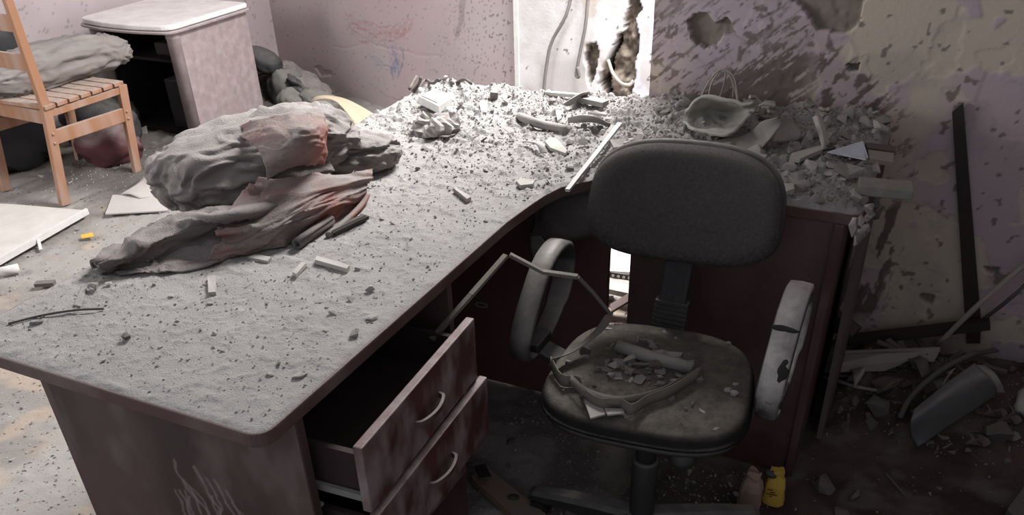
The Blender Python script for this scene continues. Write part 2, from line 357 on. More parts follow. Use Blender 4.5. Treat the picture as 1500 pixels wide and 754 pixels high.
brown = lerp(brown, (.17, .15, .135), sstep(.5, .7, fbm(X*13, Y*13, 0, 25))*.55)
under = lerp((.36, .335, .315), (.23, .212, .20), sstep(.4, .6, fbm(X*9, Y*9, 0, 26)))
pale = lerp(pale, (.10, .092, .085), sstep(1.75, 2.05, Y+.25*(fbm(X*5, Y*5, 0, 27)-.5))*sstep(-2.2, -2.5, X)*sstep(.3, .5, fbm(X*9, Y*9, 0, 28)+.12)*.85)  # dark debris tone, also painting in shade under and behind the pine chair
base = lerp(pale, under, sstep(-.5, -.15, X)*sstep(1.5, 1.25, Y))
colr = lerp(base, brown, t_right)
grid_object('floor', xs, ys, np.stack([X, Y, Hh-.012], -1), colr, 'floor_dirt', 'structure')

def wall_grid(name, u0, u1, z0, z1, du, plane, depth, color, flip=False):
    us = np.arange(u0, u1+du/2, du); zs = np.arange(z0, z1+du/2, du); U, Z = np.meshgrid(us, zs, indexing='ij')
    d = depth(U, Z); c = color(U, Z, d)
    pos = np.stack([U, plane+d, Z], -1) if not flip else np.stack([plane+d, U, Z], -1)
    return grid_object(name, us, zs, pos, c, 'paint_wall', 'structure')
# ---- right wall (facing the camera behind the desk return): lilac and beige paint, blown-off plaster, brown spatter
def WP(px, py): q = PY(px, py, WR); return (q[0], q[2])
hole1 = [WP(*q) for q in [(1007, 28), (1016, 20), (1034, 22), (1046, 31), (1058, 29), (1063, 24), (1070, 42), (1076, 50), (1058, 52), (1051, 66), (1042, 68), (1033, 75), (1021, 66), (1014, 55), (1014, 45), (1009, 41)]]
hole2 = [WP(*q) for q in [(1140, -30), (1160, 2), (1180, 18), (1190, 32), (1193, 46), (1216, 46), (1240, 49), (1256, 38), (1263, 28), (1262, 12), (1276, -6), (1282, -40), (1200, -60)]]
chips = [([WP(*q) for q in pl]) for pl in ([(1240, 92), (1262, 92), (1258, 104), (1246, 102)], [(1345, 432), (1370, 432), (1366, 446), (1350, 443)], [(1443, 390), (1466, 392), (1460, 402), (1447, 400)])]
crack_a = np.array(WP(1076, 48)); crack_b = np.array(WP(1100, 68))
dark_tri = [WP(*q) for q in [(940, 200), (985, 158), (1040, 128), (1095, 95), (1150, 72), (1186, 66), (1188, 95), (1196, 130), (1206, 165), (1200, 230), (1060, 230)]]
right_spat = [WP(*q) for q in [(1185, 70), (1225, 60), (1262, 88), (1300, 130), (1322, 190), (1330, 240), (1320, 300), (1190, 290)]]
drip = [WP(*q) for q in [(1232, 330), (1330, 285), (1318, 370), (1296, 460), (1215, 470)]]
def streak(U, Z, ang, fl, fs, s):
    a = math.radians(ang); p = U*math.cos(a)+Z*math.sin(a); q = -U*math.sin(a)+Z*math.cos(a)
    return fbm(p*fl, q*fs, 0, s, 4, .6)
def blur_in(U, Z, poly, n, k):
    # soft inside test by jittering the sample point with noise
    r = 0
    for i in range(n):
        a = 2*math.pi*i/n; r = r+inpoly(U+k*math.cos(a), Z+k*math.sin(a), poly)
    return r/n
def rw_depth(U, Z):
    ju = .012*(fbm(U*28, Z*28, 0, 41)-.5)*2; jz = .012*(fbm(U*28+9, Z*28, 0, 42)-.5)*2
    h = inpoly(U+ju, Z+jz, hole1) | inpoly(U+ju, Z+jz, hole2)
    for c in chips: h = h | inpoly(U+ju*.5, Z+jz*.5, c)
    d = h*(.016+.012*fbm(U*30, Z*30, 0, 44))
    flake = fbm(U*5.2+3, Z*5.2, 0, 45, 4)
    d = d+.0022*sstep(.498, .502, flake)+.0018*sstep(.598, .602, fbm(U*7.5, Z*7.5+8, 0, 46, 4))
    d = d-.0015*(fbm(U*5, Z*5, 0, 47)-.5)
    t = ((U-crack_a[0])*(crack_b-crack_a)[0]+(Z-crack_a[1])*(crack_b-crack_a)[1])/((crack_b-crack_a)**2).sum()
    dist = np.hypot(U-crack_a[0]-np.clip(t, 0, 1)*(crack_b-crack_a)[0], Z-crack_a[1]-np.clip(t, 0, 1)*(crack_b-crack_a)[1])
    return d+.004*(dist+.006*(fbm(U*60, Z*60, 0, 48)-.5) < .003)
def rw_color(U, Z, d):
    lil = lerp((.46, .39, .425), (.50, .40, .42), sstep(.35, .65, fbm(U*4, Z*4, 0, 51)))
    fl = fbm(U*5.2+3, Z*5.2, 0, 45, 4)
    b1 = sstep(WP(1150, 100)[0], WP(1240, 100)[0], U)*sstep(WP(1420, 100)[0], WP(1370, 100)[0], U)*sstep(WP(1300, 330)[1], WP(1300, 180)[1], Z)
    bei = np.maximum(sstep(.495, .505, fl)*sstep(WP(1130, 100)[0], WP(1200, 100)[0], U), b1*sstep(.36, .42, fbm(U*6, Z*6, 0, 52)))
    bei = np.maximum(bei, sstep(.5, .56, fbm(U*6+5, Z*6, 0, 57))*sstep(WP(1020, 100)[0], WP(980, 100)[0], U)*.7)
    c = lerp(lil, (.56, .485, .40), bei)
    c = lerp(c, (.33, .28, .27), sstep(.55, .75, fbm(U*9, Z*9, 0, 53))*.35)
    jr = .03*(fbm(U*15, Z*15, 0, 54)-.5)*2
    m1 = blur_in(U+jr, Z+jr, dark_tri, 8, .03); m2 = blur_in(U+jr, Z+jr, right_spat, 8, .035); m3 = blur_in(U+jr, Z+jr, drip, 6, .02)
    s1 = streak(U, Z, 40, 14, 70, 61); s2 = streak(U, Z, 56, 18, 62, 62); s3 = streak(U, Z, 82, 10, 44, 63); s0 = streak(U, Z, 38, 22, 110, 64)
    left = sstep(WP(1215, 100)[0], WP(1170, 100)[0], U)
    dk = np.maximum.reduce([sstep(.60-.33*m1, .66-.30*m1, s1)*left*np.clip(m1+.55, 0, 1), sstep(.68-.17*m2, .72-.16*m2, s2)*np.clip(m2+.1, 0, 1), sstep(.60-.13*m3, .64-.13*m3, s3)*m3, sstep(.63, .67, s0)*left*.9])
    sp = sstep(.755, .775, fbm(U*42, Z*42, 0, 65, 2))
    dk = np.maximum(dk, sp*.8)
    c = lerp(c, lerp((.115, .085, .078), (.17, .135, .12), fbm(U*40, Z*40, 0, 66)), dk*.92)
    hole = d > .012
    hc = lerp((.20, .17, .145), (.30, .26, .22), fbm(U*22, Z*22, 0, 67))
    c = np.where(hole[..., None], hc, c)
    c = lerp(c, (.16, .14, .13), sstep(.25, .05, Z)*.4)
    return c
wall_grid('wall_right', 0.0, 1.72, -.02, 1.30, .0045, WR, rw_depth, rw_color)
# rest of the same wall: upper part and its body
obj('wall_right_upper', box(0.0, 1.72, WR+.004, WR+.14, 1.30, 2.6), 'plain_wall', kind='structure')
obj('wall_right_core', join(box(0.0, 1.72, WR+.045, WR+.14, -.02, 1.30), box(0.0, .006, WR+.004, WR+.05, -.02, 1.30)), 'plain_wall', kind='structure')
# ---- far wall with faint crayon scribbles, and the pale pier with torn-out masonry
def FP(px, py):
    d = (px-750)/F_PX*_r-(py-PP_Y)/F_PX*_u+_fw; t = ((KC-CAM)@KN)/(d@KN); q = CAM+t*d; return ((q-KC)@KD, q[2])
_wob = {}
def line_mask(U, Z, pts, w, wob=0, s=0):
    r = np.zeros(U.shape)
    k = U.shape
    if k not in _wob: _wob[k] = [fbm(U*12, Z*12, 0, 70+q)-.5 for q in range(4)]
    wb = _wob[k]; c0, c1 = math.cos(s*1.3), math.sin(s*1.3)
    U2 = U+wob*(wb[0]*c0+wb[1]*c1); Z2 = Z+wob*(wb[2]*c1+wb[3]*c0)
    for i in range(len(pts)-1):
        a = np.array(pts[i]); b = np.array(pts[i+1]); d = b-a; t = np.clip(((U2-a[0])*d[0]+(Z2-a[1])*d[1])/(d@d), 0, 1)
        r = np.maximum(r, sstep(w, w*.4, np.hypot(U2-a[0]-t*d[0], Z2-a[1]-t*d[1])))
    return r
flake_l = [FP(*q) for q in [(460, 98), (468, 96), (474, 104), (487, 104), (486, 110), (470, 112)]]
def fw_depth(U, Z):
    j = .01*(fbm(U*25, Z*25, 0, 81)-.5)
    return .004*inpoly(U+j, Z+j, flake_l)-.002*(fbm(U*4, Z*4, 0, 82)-.5)+.002*line_mask(U, Z, [FP(487, 2), FP(488, 68), FP(510, 70), FP(540, 62), FP(575, 70), FP(620, 80), FP(650, 82)], .006, .03, 3)
def fw_color(U, Z, d):
    c = lerp((.56, .50, .505), (.54, .44, .45), sstep(.35, .68, fbm(U*1.7, Z*1.7, 0, 83)))
    c = lerp(c, (.44, .42, .42), sstep(.5, .75, fbm(U*3+5, Z*3, 0, 84))*.4)
    for i in range(11):
        o = i*2.6
        c = lerp(c, (.42, .21, .2), line_mask(U, Z, [FP(505+i, 22+o), FP(530, 34+o), FP(560, 39+o*.8), FP(590, 38+o*.7), FP(605-i, 30+o*.5)], .006, .10, 10+i)*.30)
        c = lerp(c, (.14, .22, .36), line_mask(U, Z, [FP(565+i*2.6, 66+i % 3*6), FP(573+i*1.6, 92), FP(578+i*1.2-5, 112-i % 4*3)], .006, .12, 30+i)*.42)
    for i in range(4): c = lerp(c, (.2, .26, .36), line_mask(U, Z, [FP(540+3*i, 80+4*i), FP(562, 92+3*i), FP(580, 98+3*i)], .005, .05, 50+i)*.4)
    c = lerp(c, (.30, .27, .255), line_mask(U, Z, [FP(678, -5), FP(675, 28), FP(667, 52)], .022, .05, 60)*.55)
    c = lerp(c, (.33, .28, .27), line_mask(U, Z, [FP(540, 122), FP(565, 140), FP(600, 150)], .006, .06, 61)*.4)
    c = lerp(c, (.19, .17, .17), sstep(.72, .75, fbm(U*120, Z*120, 0, 85, 2))*sstep(FP(600, 60)[0], FP(740, 60)[0], U)*.9)
    c = lerp(c, (.24, .22, .21), sstep(.83, .85, fbm(U*85, Z*85, 0, 86, 2))*.8)
    return c
u_end = FP(755, 60)[0]
o = wall_grid('wall_far', 0, u_end, -.02, 1.4, .0075, 0, fw_depth, fw_color); o.location = KC; o.rotation_euler = (0, 0, -THR)
obj('wall_far_upper', far_frame(box(0, u_end, .004, .14, 1.4, 2.6)), 'plain_wall', kind='structure')
_b = KC+u_end*KD
PIER = _b[1]-.02
def QP(px, py): q = PY(px, py, PIER); return (q[0], q[2])
mas_big = [QP(*q) for q in [(906, 46), (920, 44), (936, 52), (934, 80), (930, 105), (926, 130), (915, 165), (884, 165), (880, 130), (878, 112), (884, 96), (896, 78), (900, 58)]]
mas_top = [QP(*q) for q in [(918, -30), (936, -10), (938, 10), (930, 30), (934, 50), (916, 50), (914, 40), (918, 10)]]
mas_small = [QP(*q) for q in [(858, 66), (872, 62), (876, 76), (874, 104), (868, 120), (864, 130), (860, 110), (856, 90)]]
hollow = [QP(*q) for q in [(902, 56), (908, 50), (894, 96), (891, 150), (893, 170), (884, 170), (881, 120), (889, 88)]]
def pr_depth(U, Z):
    ju = .03*(fbm(U*18, Z*18, 0, 91)-.5); jz = .03*(fbm(U*18+5, Z*18, 0, 92)-.5)
    a = inpoly(U+ju, Z+jz, mas_big); b = inpoly(U+ju, Z+jz, mas_small); t = inpoly(U+ju, Z+jz, mas_top); h = inpoly(U+ju, Z+jz, hollow)
    r = fbm(U*30, Z*22, 0, 93, 4)*1.6-.3
    return np.where(h, .13, 0)+np.where((a | b | t) & ~h, .02+.06*r, 0)+.002*fbm(U*9, Z*9, 0, 94)
def pr_color(U, Z, d):
    c = lerp((.62, .605, .605), (.50, .48, .475), sstep(.4, .65, fbm(U*5, Z*5, 0, 95)))
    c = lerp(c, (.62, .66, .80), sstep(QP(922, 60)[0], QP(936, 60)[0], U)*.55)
    c = lerp(c, (.42, .36, .27), sstep(.62, .68, fbm(U*7+3, Z*7, 0, 96))*.45)
    c = lerp(c, (.10, .09, .085), sstep(.80, .815, fbm(U*44, Z*30, 0, 97, 3)))
    c = np.where((d > .015)[..., None], lerp((.30, .255, .205), (.12, .10, .082), sstep(.35, .65, fbm(U*40, Z*40, 0, 98))), c)
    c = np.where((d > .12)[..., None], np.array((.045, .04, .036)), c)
    return c
x_p = QP(755, 60)[0]
wall_grid('wall_far_pier', x_p, 1.3, -.02, 1.4, .007, PIER, pr_depth, pr_color)
obj('wall_far_pier_core', join(box(x_p, 1.42, PIER+.16, PIER+.24, -.02, 1.4), box(x_p, x_p+.004, PIER+.002, PIER+.16, -.02, 1.4), box(x_p, 1.42, PIER+.004, PIER+.14, 1.4, 2.6)), 'plain_wall', kind='structure')
obj('trim_1', bar((x_p+.008, PIER-.004, 0.01), (x_p+.008, PIER-.004, 1.4), .022, .012, up=(0, 1, 0)), 'plaster_white', kind='structure')
# ---- left wall
def lw_depth(U, Z): return .004*(fbm(U*5, Z*5, 0, 101)-.5)
def lw_color(U, Z, d):
    c = lerp((.55, .47, .48), (.5, .42, .43), sstep(.4, .6, fbm(U*2, Z*2, 0, 102)))
    return lerp(c, (.30, .27, .265), sstep(.72, .75, fbm(U*75, Z*75, 0, 103, 3))*.8)
o = wall_grid('wall_left', -3.3, 0, -.02, 1.6, .011, 0, lw_depth, lw_color, True); o.location = KC; o.rotation_euler = (0, 0, -THR)
obj('wall_left_upper', far_frame(box(-.14, -.004, -3.3, .1, 1.6, 2.6)), 'plain_wall', kind='structure')
# ---- window wall behind the right wall (daylight comes in here) and the ceiling
obj('wall_window_side', join(box(1.3, 1.42, WR+.14, PIER, 0, .8), box(1.3, 1.42, WR+.14, PIER, 2.25, 2.6)), 'plain_wall', kind='structure')
obj('ceiling', join(box(XL, 1.72, .2, 2.1, 2.6, 2.7), box(XL, 1.72, 3.13, YF, 2.6, 2.7), box(XL, -.62, 2.1, 3.13, 2.6, 2.7), box(.38, 1.72, 2.1, 3.13, 2.6, 2.7)), 'plain_wall', kind='structure')  # the hole is unseen, cut to suit the added overhead lamp
obj('wall_near_right', box(1.72, 1.84, -1.0, WR+.14, 0, 2.6), 'plain_wall', kind='structure')

# ================================================================== DESK
T = .75
L_OUT = [(-.711, 0), (0, 0), (0, .848)]+[tuple(P(*q, T)[:2]) for q in [(780, 298), (800, 285), (822, 274)]]+[(.095, 1.165), (.14, 1.172), (.711, 1.172), (.711, 1.78), (-.711, 1.78)]
def rounded(poly, rad):
    o = []
    n = len(poly)
    for i, p in enumerate(poly):
        r = rad.get(i, 0); p = np.array(p)
        if not r: o.append(tuple(p)); continue
        a = np.array(poly[i-1])-p; b = np.array(poly[(i+1) % n])-p; a = a/np.linalg.norm(a)*r; b = b/np.linalg.norm(b)*r
        for k in range(7):
            t = k/6; o.append(tuple((1-t)**2*(p+a)+2*t*(1-t)*p+t*t*(p+b)))
    return o
OUT = rounded(L_OUT, {0: .07, 1: .035, 8: .03, 9: .02, 10: .05})
desk = thing('corner_desk', (-.1, .9, 0), 'dark red-brown corner desk whose top is buried in grey dust and rubble', 'desk')
top = obj('worktop', prism([(x, y, T) for x, y in OUT], .027), 'desk_top', desk, bev=.003)
obj('side_panel', box(-.619, -.01, .088, .106, 0, T-.027), 'near_panel', desk, label='scratched near side panel')
us = np.arange(-.618, -.0105, .003); zs = np.arange(.002, T-.029, .003); U, Z = np.meshgrid(us, zs, indexing='ij')
_c = lerp((.088, .055, .05), (.055, .035, .032), sstep(.35, .65, fbm(U*6, Z*3, 0, 201)))
_c = lerp(_c, (.16, .125, .115), sstep(.55, .75, fbm(U*9, Z*5, 0, 202))*.6)
for i in range(9):
    x_ = -.30+.016*i+.01*math.sin(i*2.1); zt = .53-.03*(i % 3)
    _c = lerp(_c, (.25, .21, .20), line_mask(U, Z, [(x_-.03, zt), (x_, zt-.10), (x_+.03, zt-.26-.02*(i % 4)), (x_+.085, zt-.33)], .0045, .05, 200+i)*.55)
for i in range(4): _c = lerp(_c, (.25, .21, .20), line_mask(U, Z, [(-.35+.012*i, .45), (-.36+.01*i, .30), (-.30+.01*i, .16)], .004, .04, 220+i)*.5)
grid_object('scratched_face', us, zs, np.stack([U, np.full(U.shape, .0872), Z], -1), _c, 'panel_paint', None, desk)
obj('outer_panel', box(-.637, -.619, .088, 1.70, 0, T-.027), 'wood_panel', desk)
mp = obj('modesty_panel', box(-.619, .10, 1.255, 1.273, .0, T-.027), 'modesty', desk)
gx, _, gz = PY(705, 446, 1.252)
ring = [(gx+.020*math.cos(a), 1.251, gz+.0065*math.sin(a)) for a in np.linspace(0, 2*math.pi, 17)]
obj('grommet_rim', tube(ring, .0035, 6), 'wire_light', mp, smooth=True)
obj('grommet_hole', prism([(gx+.018*math.cos(a), 1.2535, gz+.0055*math.sin(a)) for a in np.linspace(0, 2*math.pi, 16, endpoint=False)], .001, (0, 1, 0)), 'rubber', mp)
obj('front_panel', box(.205, .660, 1.175, 1.193, 0, T-.027), 'wood_panel', desk)
obj('end_panel', box(.660, .679, 1.160, 1.74, 0, T-.027), 'wood_panel', desk)
obj('inner_panel', box(.187, .205, 1.175, 1.74, 0, T-.027), 'wood_panel', desk)
obj('pedestal_panel', box(-.60, -.012, .592, .61, 0, T-.027), 'wood_panel', desk)
# drawers
def skew(geo, x, y0, ang):
    v, f = geo; c, s_ = math.cos(ang), math.sin(ang); return [((q[0]-x)*c-(q[1]-y0)*s_+x, (q[0]-x)*s_+(q[1]-y0)*c+y0, q[2]) for q in v], f
def drawer(x, z0, z1, y0, y1, ang=0.0):
    def obj(name, geo, *a, **k): return globals()['obj'](name, skew(geo, x, y0, ang), *a, **k)
    d = obj('drawer', join(box(x-.42, x-.018, y0+.020, y0+.032, z0+.02, z1-.035), box(x-.42, x-.018, y1-.032, y1-.020, z0+.02, z1-.035), box(x-.42, x-.41, y0+.032, y1-.032, z0+.02, z1-.035), box(x-.41, x-.018, y0+.032, y1-.032, z0+.02, z0+.026)), 'drawer_inside', desk)
    obj('drawer_front', box(x-.018, x, y0, y1, z0, z1), 'drawer_face', d, bev=.0025)
    ym = (y0+y1)/2-.0; zm = (z0+z1)/2
    pts = [(x, ym-.052, zm-.002), (x+.014, ym-.046, zm-.001), (x+.024, ym-.02, zm), (x+.025, ym+.012, zm), (x+.016, ym+.044, zm), (x, ym+.052, zm)]
    obj('handle', ribbon(pts, (0, 0, .011), .006, 5), 'wood_panel', d)
    obj('rail', box(x-.42, x-.02, y0+.010, y0+.0185, z0+.012, z0+.026), 'metal_dusty', d)
    return d
drawer(.090, .530, .672, .118, .565, .06)
drawer(.100, .382, .524, .118, .580, .05)
drawer(.006, .235, .376, .116, .586)
obj('pedestal_rail', box(-.42, -.012, .107, .116, .515, .521), 'metal_dusty', desk)
# dust and grit layer on the worktop
def inset_dist(x, y):
    x = np.asarray(x, float); y = np.asarray(y, float); d = np.full(x.shape, 9.0)
    for i in range(len(OUT)):
        a = np.array(OUT[i-1]); b = np.array(OUT[i]); e = b-a; l = e@e
        if l < 1e-12: continue
        t = np.clip(((x-a[0])*e[0]+(y-a[1])*e[1])/l, 0, 1); d = np.minimum(d, np.hypot(x-a[0]-t*e[0], y-a[1]-t*e[1]))
    return np.where(inpoly(x, y, OUT), d, -d)
def dens(x, y):
    """how thickly the rubble lies"""
    x = np.asarray(x, float); y = np.asarray(y, float)
    far = sstep(.75, 1.45, y+.25*x)*.75
    ret = sstep(.02, .35, x)*sstep(1.17, 1.35, y)
    return np.clip(.08+far+ret*.6, 0, 1)
def desk_h(x, y):
    x = np.asarray(x, float); y = np.asarray(y, float); ds = dens(x, y)
    h = .0018+.0012*fbm(x*70, y*70, 0, 111, 3)
    h = h+ds*.013*fbm(x*11, y*11, 0, 112, 4)+(.003+ds*.026)*np.maximum(0, fbm(x*38, y*38, 0, 113, 3)-.52)*2.2+(.004+.006*ds)*np.maximum(0, fbm(x*95, y*95, 0, 115, 2)-.62)*2.0
    mound = sstep(1.25, 1.72, y)*sstep(-.35, .25, x)*(.012+.03*fbm(x*6, y*6, 0, 114, 3))+sstep(.35, .6, x)*sstep(1.2, 1.45, y)*.012
    h = h+mound
    return h*sstep(0.0, .016, inset_dist(x, y))
xs = np.arange(-.711, .7111, .0038); ys = np.arange(0, 1.7801, .0038); X, Y = np.meshgrid(xs, ys, indexing='ij')
dz = desk_h(X, Y); ins = inset_dist(X, Y)
dust_o = grid_object('dust_layer', xs, ys, np.stack([X, Y, T-.0006+dz], -1), None, 'dust', 'stuff', None, (0, 0, 0), keep=ins > .0005)
dust_o.parent = desk; dust_o.location = -desk.location
def lookup(g, x0, y0, dx, dy, x, y):
    i = min(max((x-x0)/dx, 0), g.shape[0]-1.001); j = min(max((y-y0)/dy, 0), g.shape[1]-1.001); a, b = int(i), int(j); u, v = i-a, j-b
    return float(g[a, b]*(1-u)*(1-v)+g[a+1, b]*u*(1-v)+g[a, b+1]*(1-u)*v+g[a+1, b+1]*u*v)
def dh(x, y): return T+lookup(dz, -.711, 0, .0038, .0038, x, y)-.0008
def idist(x, y): return lookup(ins, -.711, 0, .0038, .0038, x, y)

# ================================================================== RUBBLE BASE SHAPES
def rock_geo(seed, n=14, flat=.6, jag=1.0):
    rs = np.random.RandomState(seed); pts = rs.normal(size=(n, 3)); pts /= np.linalg.norm(pts, axis=1, keepdims=True); pts *= (1-.35*jag*rs.rand(n, 1))
    pts *= np.array([1, .55+.45*rs.rand(), flat])
    bm = bmesh.new()
    for q in pts: bm.verts.new(q*.5)
    r = bmesh.ops.convex_hull(bm, input=bm.verts)
    bmesh.ops.delete(bm, geom=[e for e in r['geom_interior'] if isinstance(e, bmesh.types.BMVert)], context='VERTS')
    bm.verts.ensure_lookup_table(); bm.verts.index_update(); v = np.array([q.co[:] for q in bm.verts]); f = [tuple(w.index for w in fc.verts) for fc in bm.faces]; bm.free()
    v[:, 2] -= v[:, 2].min()
    return v, f
def shard_geo(seed, th=.10):
    rs = np.random.RandomState(seed); n = rs.randint(4, 7); a = np.sort(rs.rand(n))*2*math.pi; a = np.linspace(0, 2*math.pi, n, endpoint=False)+rs.uniform(-.35, .35, n)
    r = .5*(1-.45*rs.rand(n)); sx = .5+.5*rs.rand()
    v, f = prism([(r[i]*math.cos(a[i]), r[i]*math.sin(a[i])*sx, th) for i in range(n)], th)
    return np.array(v), f
def stick_geo(seed):
    rs = np.random.RandomState(seed); v, f = bar((-.5, 0, .06), (.5, .08*rs.normal(), .06+.03*rs.rand()), .14, .1, w2=.10, h2=.07); v = np.array(v); v[:, 2] -= v[:, 2].min(); return v, f
ROCKS = [rock_geo(300+i, 12+i % 5*2, .45+.1*(i % 4)) for i in range(12)]
SHARDS = [shard_geo(400+i, .07+.03*(i % 3)) for i in range(10)]
STICKS = [stick_geo(500+i) for i in range(5)]
_cache = {}
def base_mesh(kind, i, m):
    k = (kind, i, m)
    if k not in _cache:
        v, f = {'rock': ROCKS, 'shard': SHARDS, 'stick': STICKS}[kind][i]; me = newmesh(kind, v, f, m); fix_normals(me); _cache[k] = me
    return _cache[k]
TONE = {'chip': 'grey', 'dust': 'dusty', 'plaster': 'pale', 'chip_dark': 'dark', 'stone': 'greyish beige', 'scrap_brown': 'brown', 'plank_dim': 'dim', 'plaster_white': 'white'}
SHAPE = {'rock': 'crumb', 'shard': 'flat flake', 'stick': 'splinter'}
def near_to(marks, x, y):
    return min(marks, key=lambda m: (m[1][0]-x)**2+(m[1][1]-y)**2)[0]
DESK_MARKS = [(n, P(px, py, T)[:2]) for n, px, py in (('by the white box at the far end', 640, 150), ('beside the jagged mortar lump', 640, 190), ('near the broken tube', 800, 180), ('around the bent strip and tile shard', 810, 212), ('near the white stick', 860, 240), ('by the flat plaster bar at the inner edge', 770, 266), ('in the middle of the desk', 690, 280), ('right of the small cushion', 580, 220), ('below the rolled cloth edge', 480, 390), ('over the drawers', 540, 460), ('at the near corner', 380, 600), ('near the twig at the left corner', 110, 450), ('below the cloth tip', 210, 430), ('in the centre of the near end', 290, 510), ('by the back edge near the pier', 780, 140))]
RET_MARKS = [(n, P(px, py, T)[:2]) for n, px, py in (('in front of the broken bowl', 1050, 205), ('left of the broken bowl', 975, 185), ('beside the bent metal sheet', 1130, 210), ('round the white half-round profile', 1200, 215), ('behind the blue plate', 1260, 195), ('in front of the blue plate', 1240, 245), ('by the foam block', 1260, 280), ('at the front edge of the return', 1180, 290), ('behind the top of the backrest', 1000, 220))]
LEFT_MARKS = [(n, P(px, py, 0)[:2]) for n, px, py in (('near the white panel', 60, 350), ('under the pine chair', 130, 240), ('by the cardboard sheet', 190, 315), ('in front of the cabinet', 240, 225), ('by the dark offcut', 70, 420), ('beside the near end of the desk', 60, 640), ('at the foot of the side panel', 120, 740), ('beyond the desk corner', 20, 480))]
RIGHT_MARKS = [(n, P(px, py, 0)[:2]) for n, px, py in (('round the pale plank', 1280, 530), ('left of the curved hose', 1300, 590), ('below the grey shell', 1400, 660), ('among the dry leaves', 1470, 630), ('right of the paper bags', 1240, 720), ('by the thin straight stick', 1310, 710), ('at the foot of the dark upright strip', 1420, 500), ('in the near right corner', 1440, 740))]
def scatter(name, n, place, size, kinds, mats, label, cat, group, tilt=.25, sink=.15):
    """separate pieces; place() gives x, y, ground height"""
    for i in range(n):
        x, y, z = place(i); kd = random.choice(kinds); m = random.choice(mats)
        me = base_mesh(kd, random.randrange({'rock': 12, 'shard': 10, 'stick': 5}[kd]), m); s = size(i)
        o = bpy.data.objects.new(name, me); COL.objects.link(o)
        o.rotation_euler = (random.gauss(0, tilt), random.gauss(0, tilt), random.uniform(0, 6.28)); zs = random.uniform(.7, 1.1)
        o.scale = (s, s*random.uniform(.75, 1.1), s*zs); o.location = (x, y, z-s*sink*.5)
        sz = 'tiny' if s < .015 else ('small' if s < .026 else ('medium' if s < .045 else 'large'))
        lab = ' '.join((sz, TONE[m], SHAPE[kd]))+' '+(label(x, y) if callable(label) else label)
        grp = group(x, y) if callable(group) else group
        props(o, lab, cat, grp, 'thing')
def crumbs(name, n, place, smin, smax, m, label, cat, parent=None):
    """grit too fine to count: one mesh"""
    V = []; Fa = []; k = 0
    small = [g for g in (rock_geo(700+i, 6, .6) for i in range(6))]
    for i in range(n):
        x, y, z = place(i); v, f = small[i % 6]; s = smin+(smax-smin)*random.random()**2.5; a = random.uniform(0, 6.28); c, sn = math.cos(a), math.sin(a)
        w = v*s; V.append(np.stack([w[:, 0]*c-w[:, 1]*sn+x, w[:, 0]*sn+w[:, 1]*c+y, w[:, 2]+z-s*.12], 1)); Fa += [tuple(q+k for q in t) for t in f]; k += len(v)
    me = newmesh(name, np.concatenate(V), Fa, m); o = bpy.data.objects.new(name, me); COL.objects.link(o)
    props(o, label, cat, None, 'stuff'); return o

# ================================================================== OFFICE CHAIR
ch = thing('office_chair', (.385, .75, 0), 'dusty black office chair with loop armrests in front of the desk return', 'chair')
FA = math.atan2(-.99, .10); fwd = np.array([.10, -.995, 0]); rgt = np.array([.995, .10, 0])
def cw(a, b, z, c=(.368, .812)):
    """chair frame: a to the chair's own right as seen from the front, b towards its front"""
    return np.array([c[0], c[1], 0])+a*rgt+b*fwd+np.array([0, 0, z])
# seat: rounded cushion with a thick front roll, over a plastic pan
def seat_geo(hw, hd, z0, z1, e=3.2, nu=56, rings=9, dome=.012):
    v = []; f = []; prof = []
    for i in range(rings+1):
        t = i/rings*math.pi/2; prof.append((1-.10*(1-math.cos(t)) if 0 else 1-.09*(1-math.sin(math.pi/2-t)), z0+(z1-z0)*math.sin(t)))
    prof += [(.86, z1+dome*.35), (.65, z1+dome*.7), (.4, z1+dome*.5), (.15, z1+dome*.3)]
    for k, z in prof:
        for j in range(nu):
            a = 2*math.pi*j/nu; c, s = math.cos(a), math.sin(a); x = hw*k*np.sign(c)*abs(c)**(2/e); y = hd*k*np.sign(s)*abs(s)**(2/e)
            y2 = y; x *= 1+.06*(y/hd); zz = z-(.012*max(0, (y/hd))**2 if z > z0+.01 else 0)
            v.append(cw(x, y2, zz))
    n = len(prof)
    for i in range(n-1):
        for j in range(nu): f.append((i*nu+j, i*nu+(j+1) % nu, (i+1)*nu+(j+1) % nu, (i+1)*nu+j))
    f.append(tuple(range(nu-1, -1, -1))); f.append(tuple((n-1)*nu+j for j in range(nu)))
    return v, f
obj('seat', seat_geo(.226, .215, .428, .470), 'seat_fabric', ch, smooth=True)
obj('seat_pan', seat_geo(.218, .208, .410, .430, dome=0), 'black_plastic', ch, smooth=True)
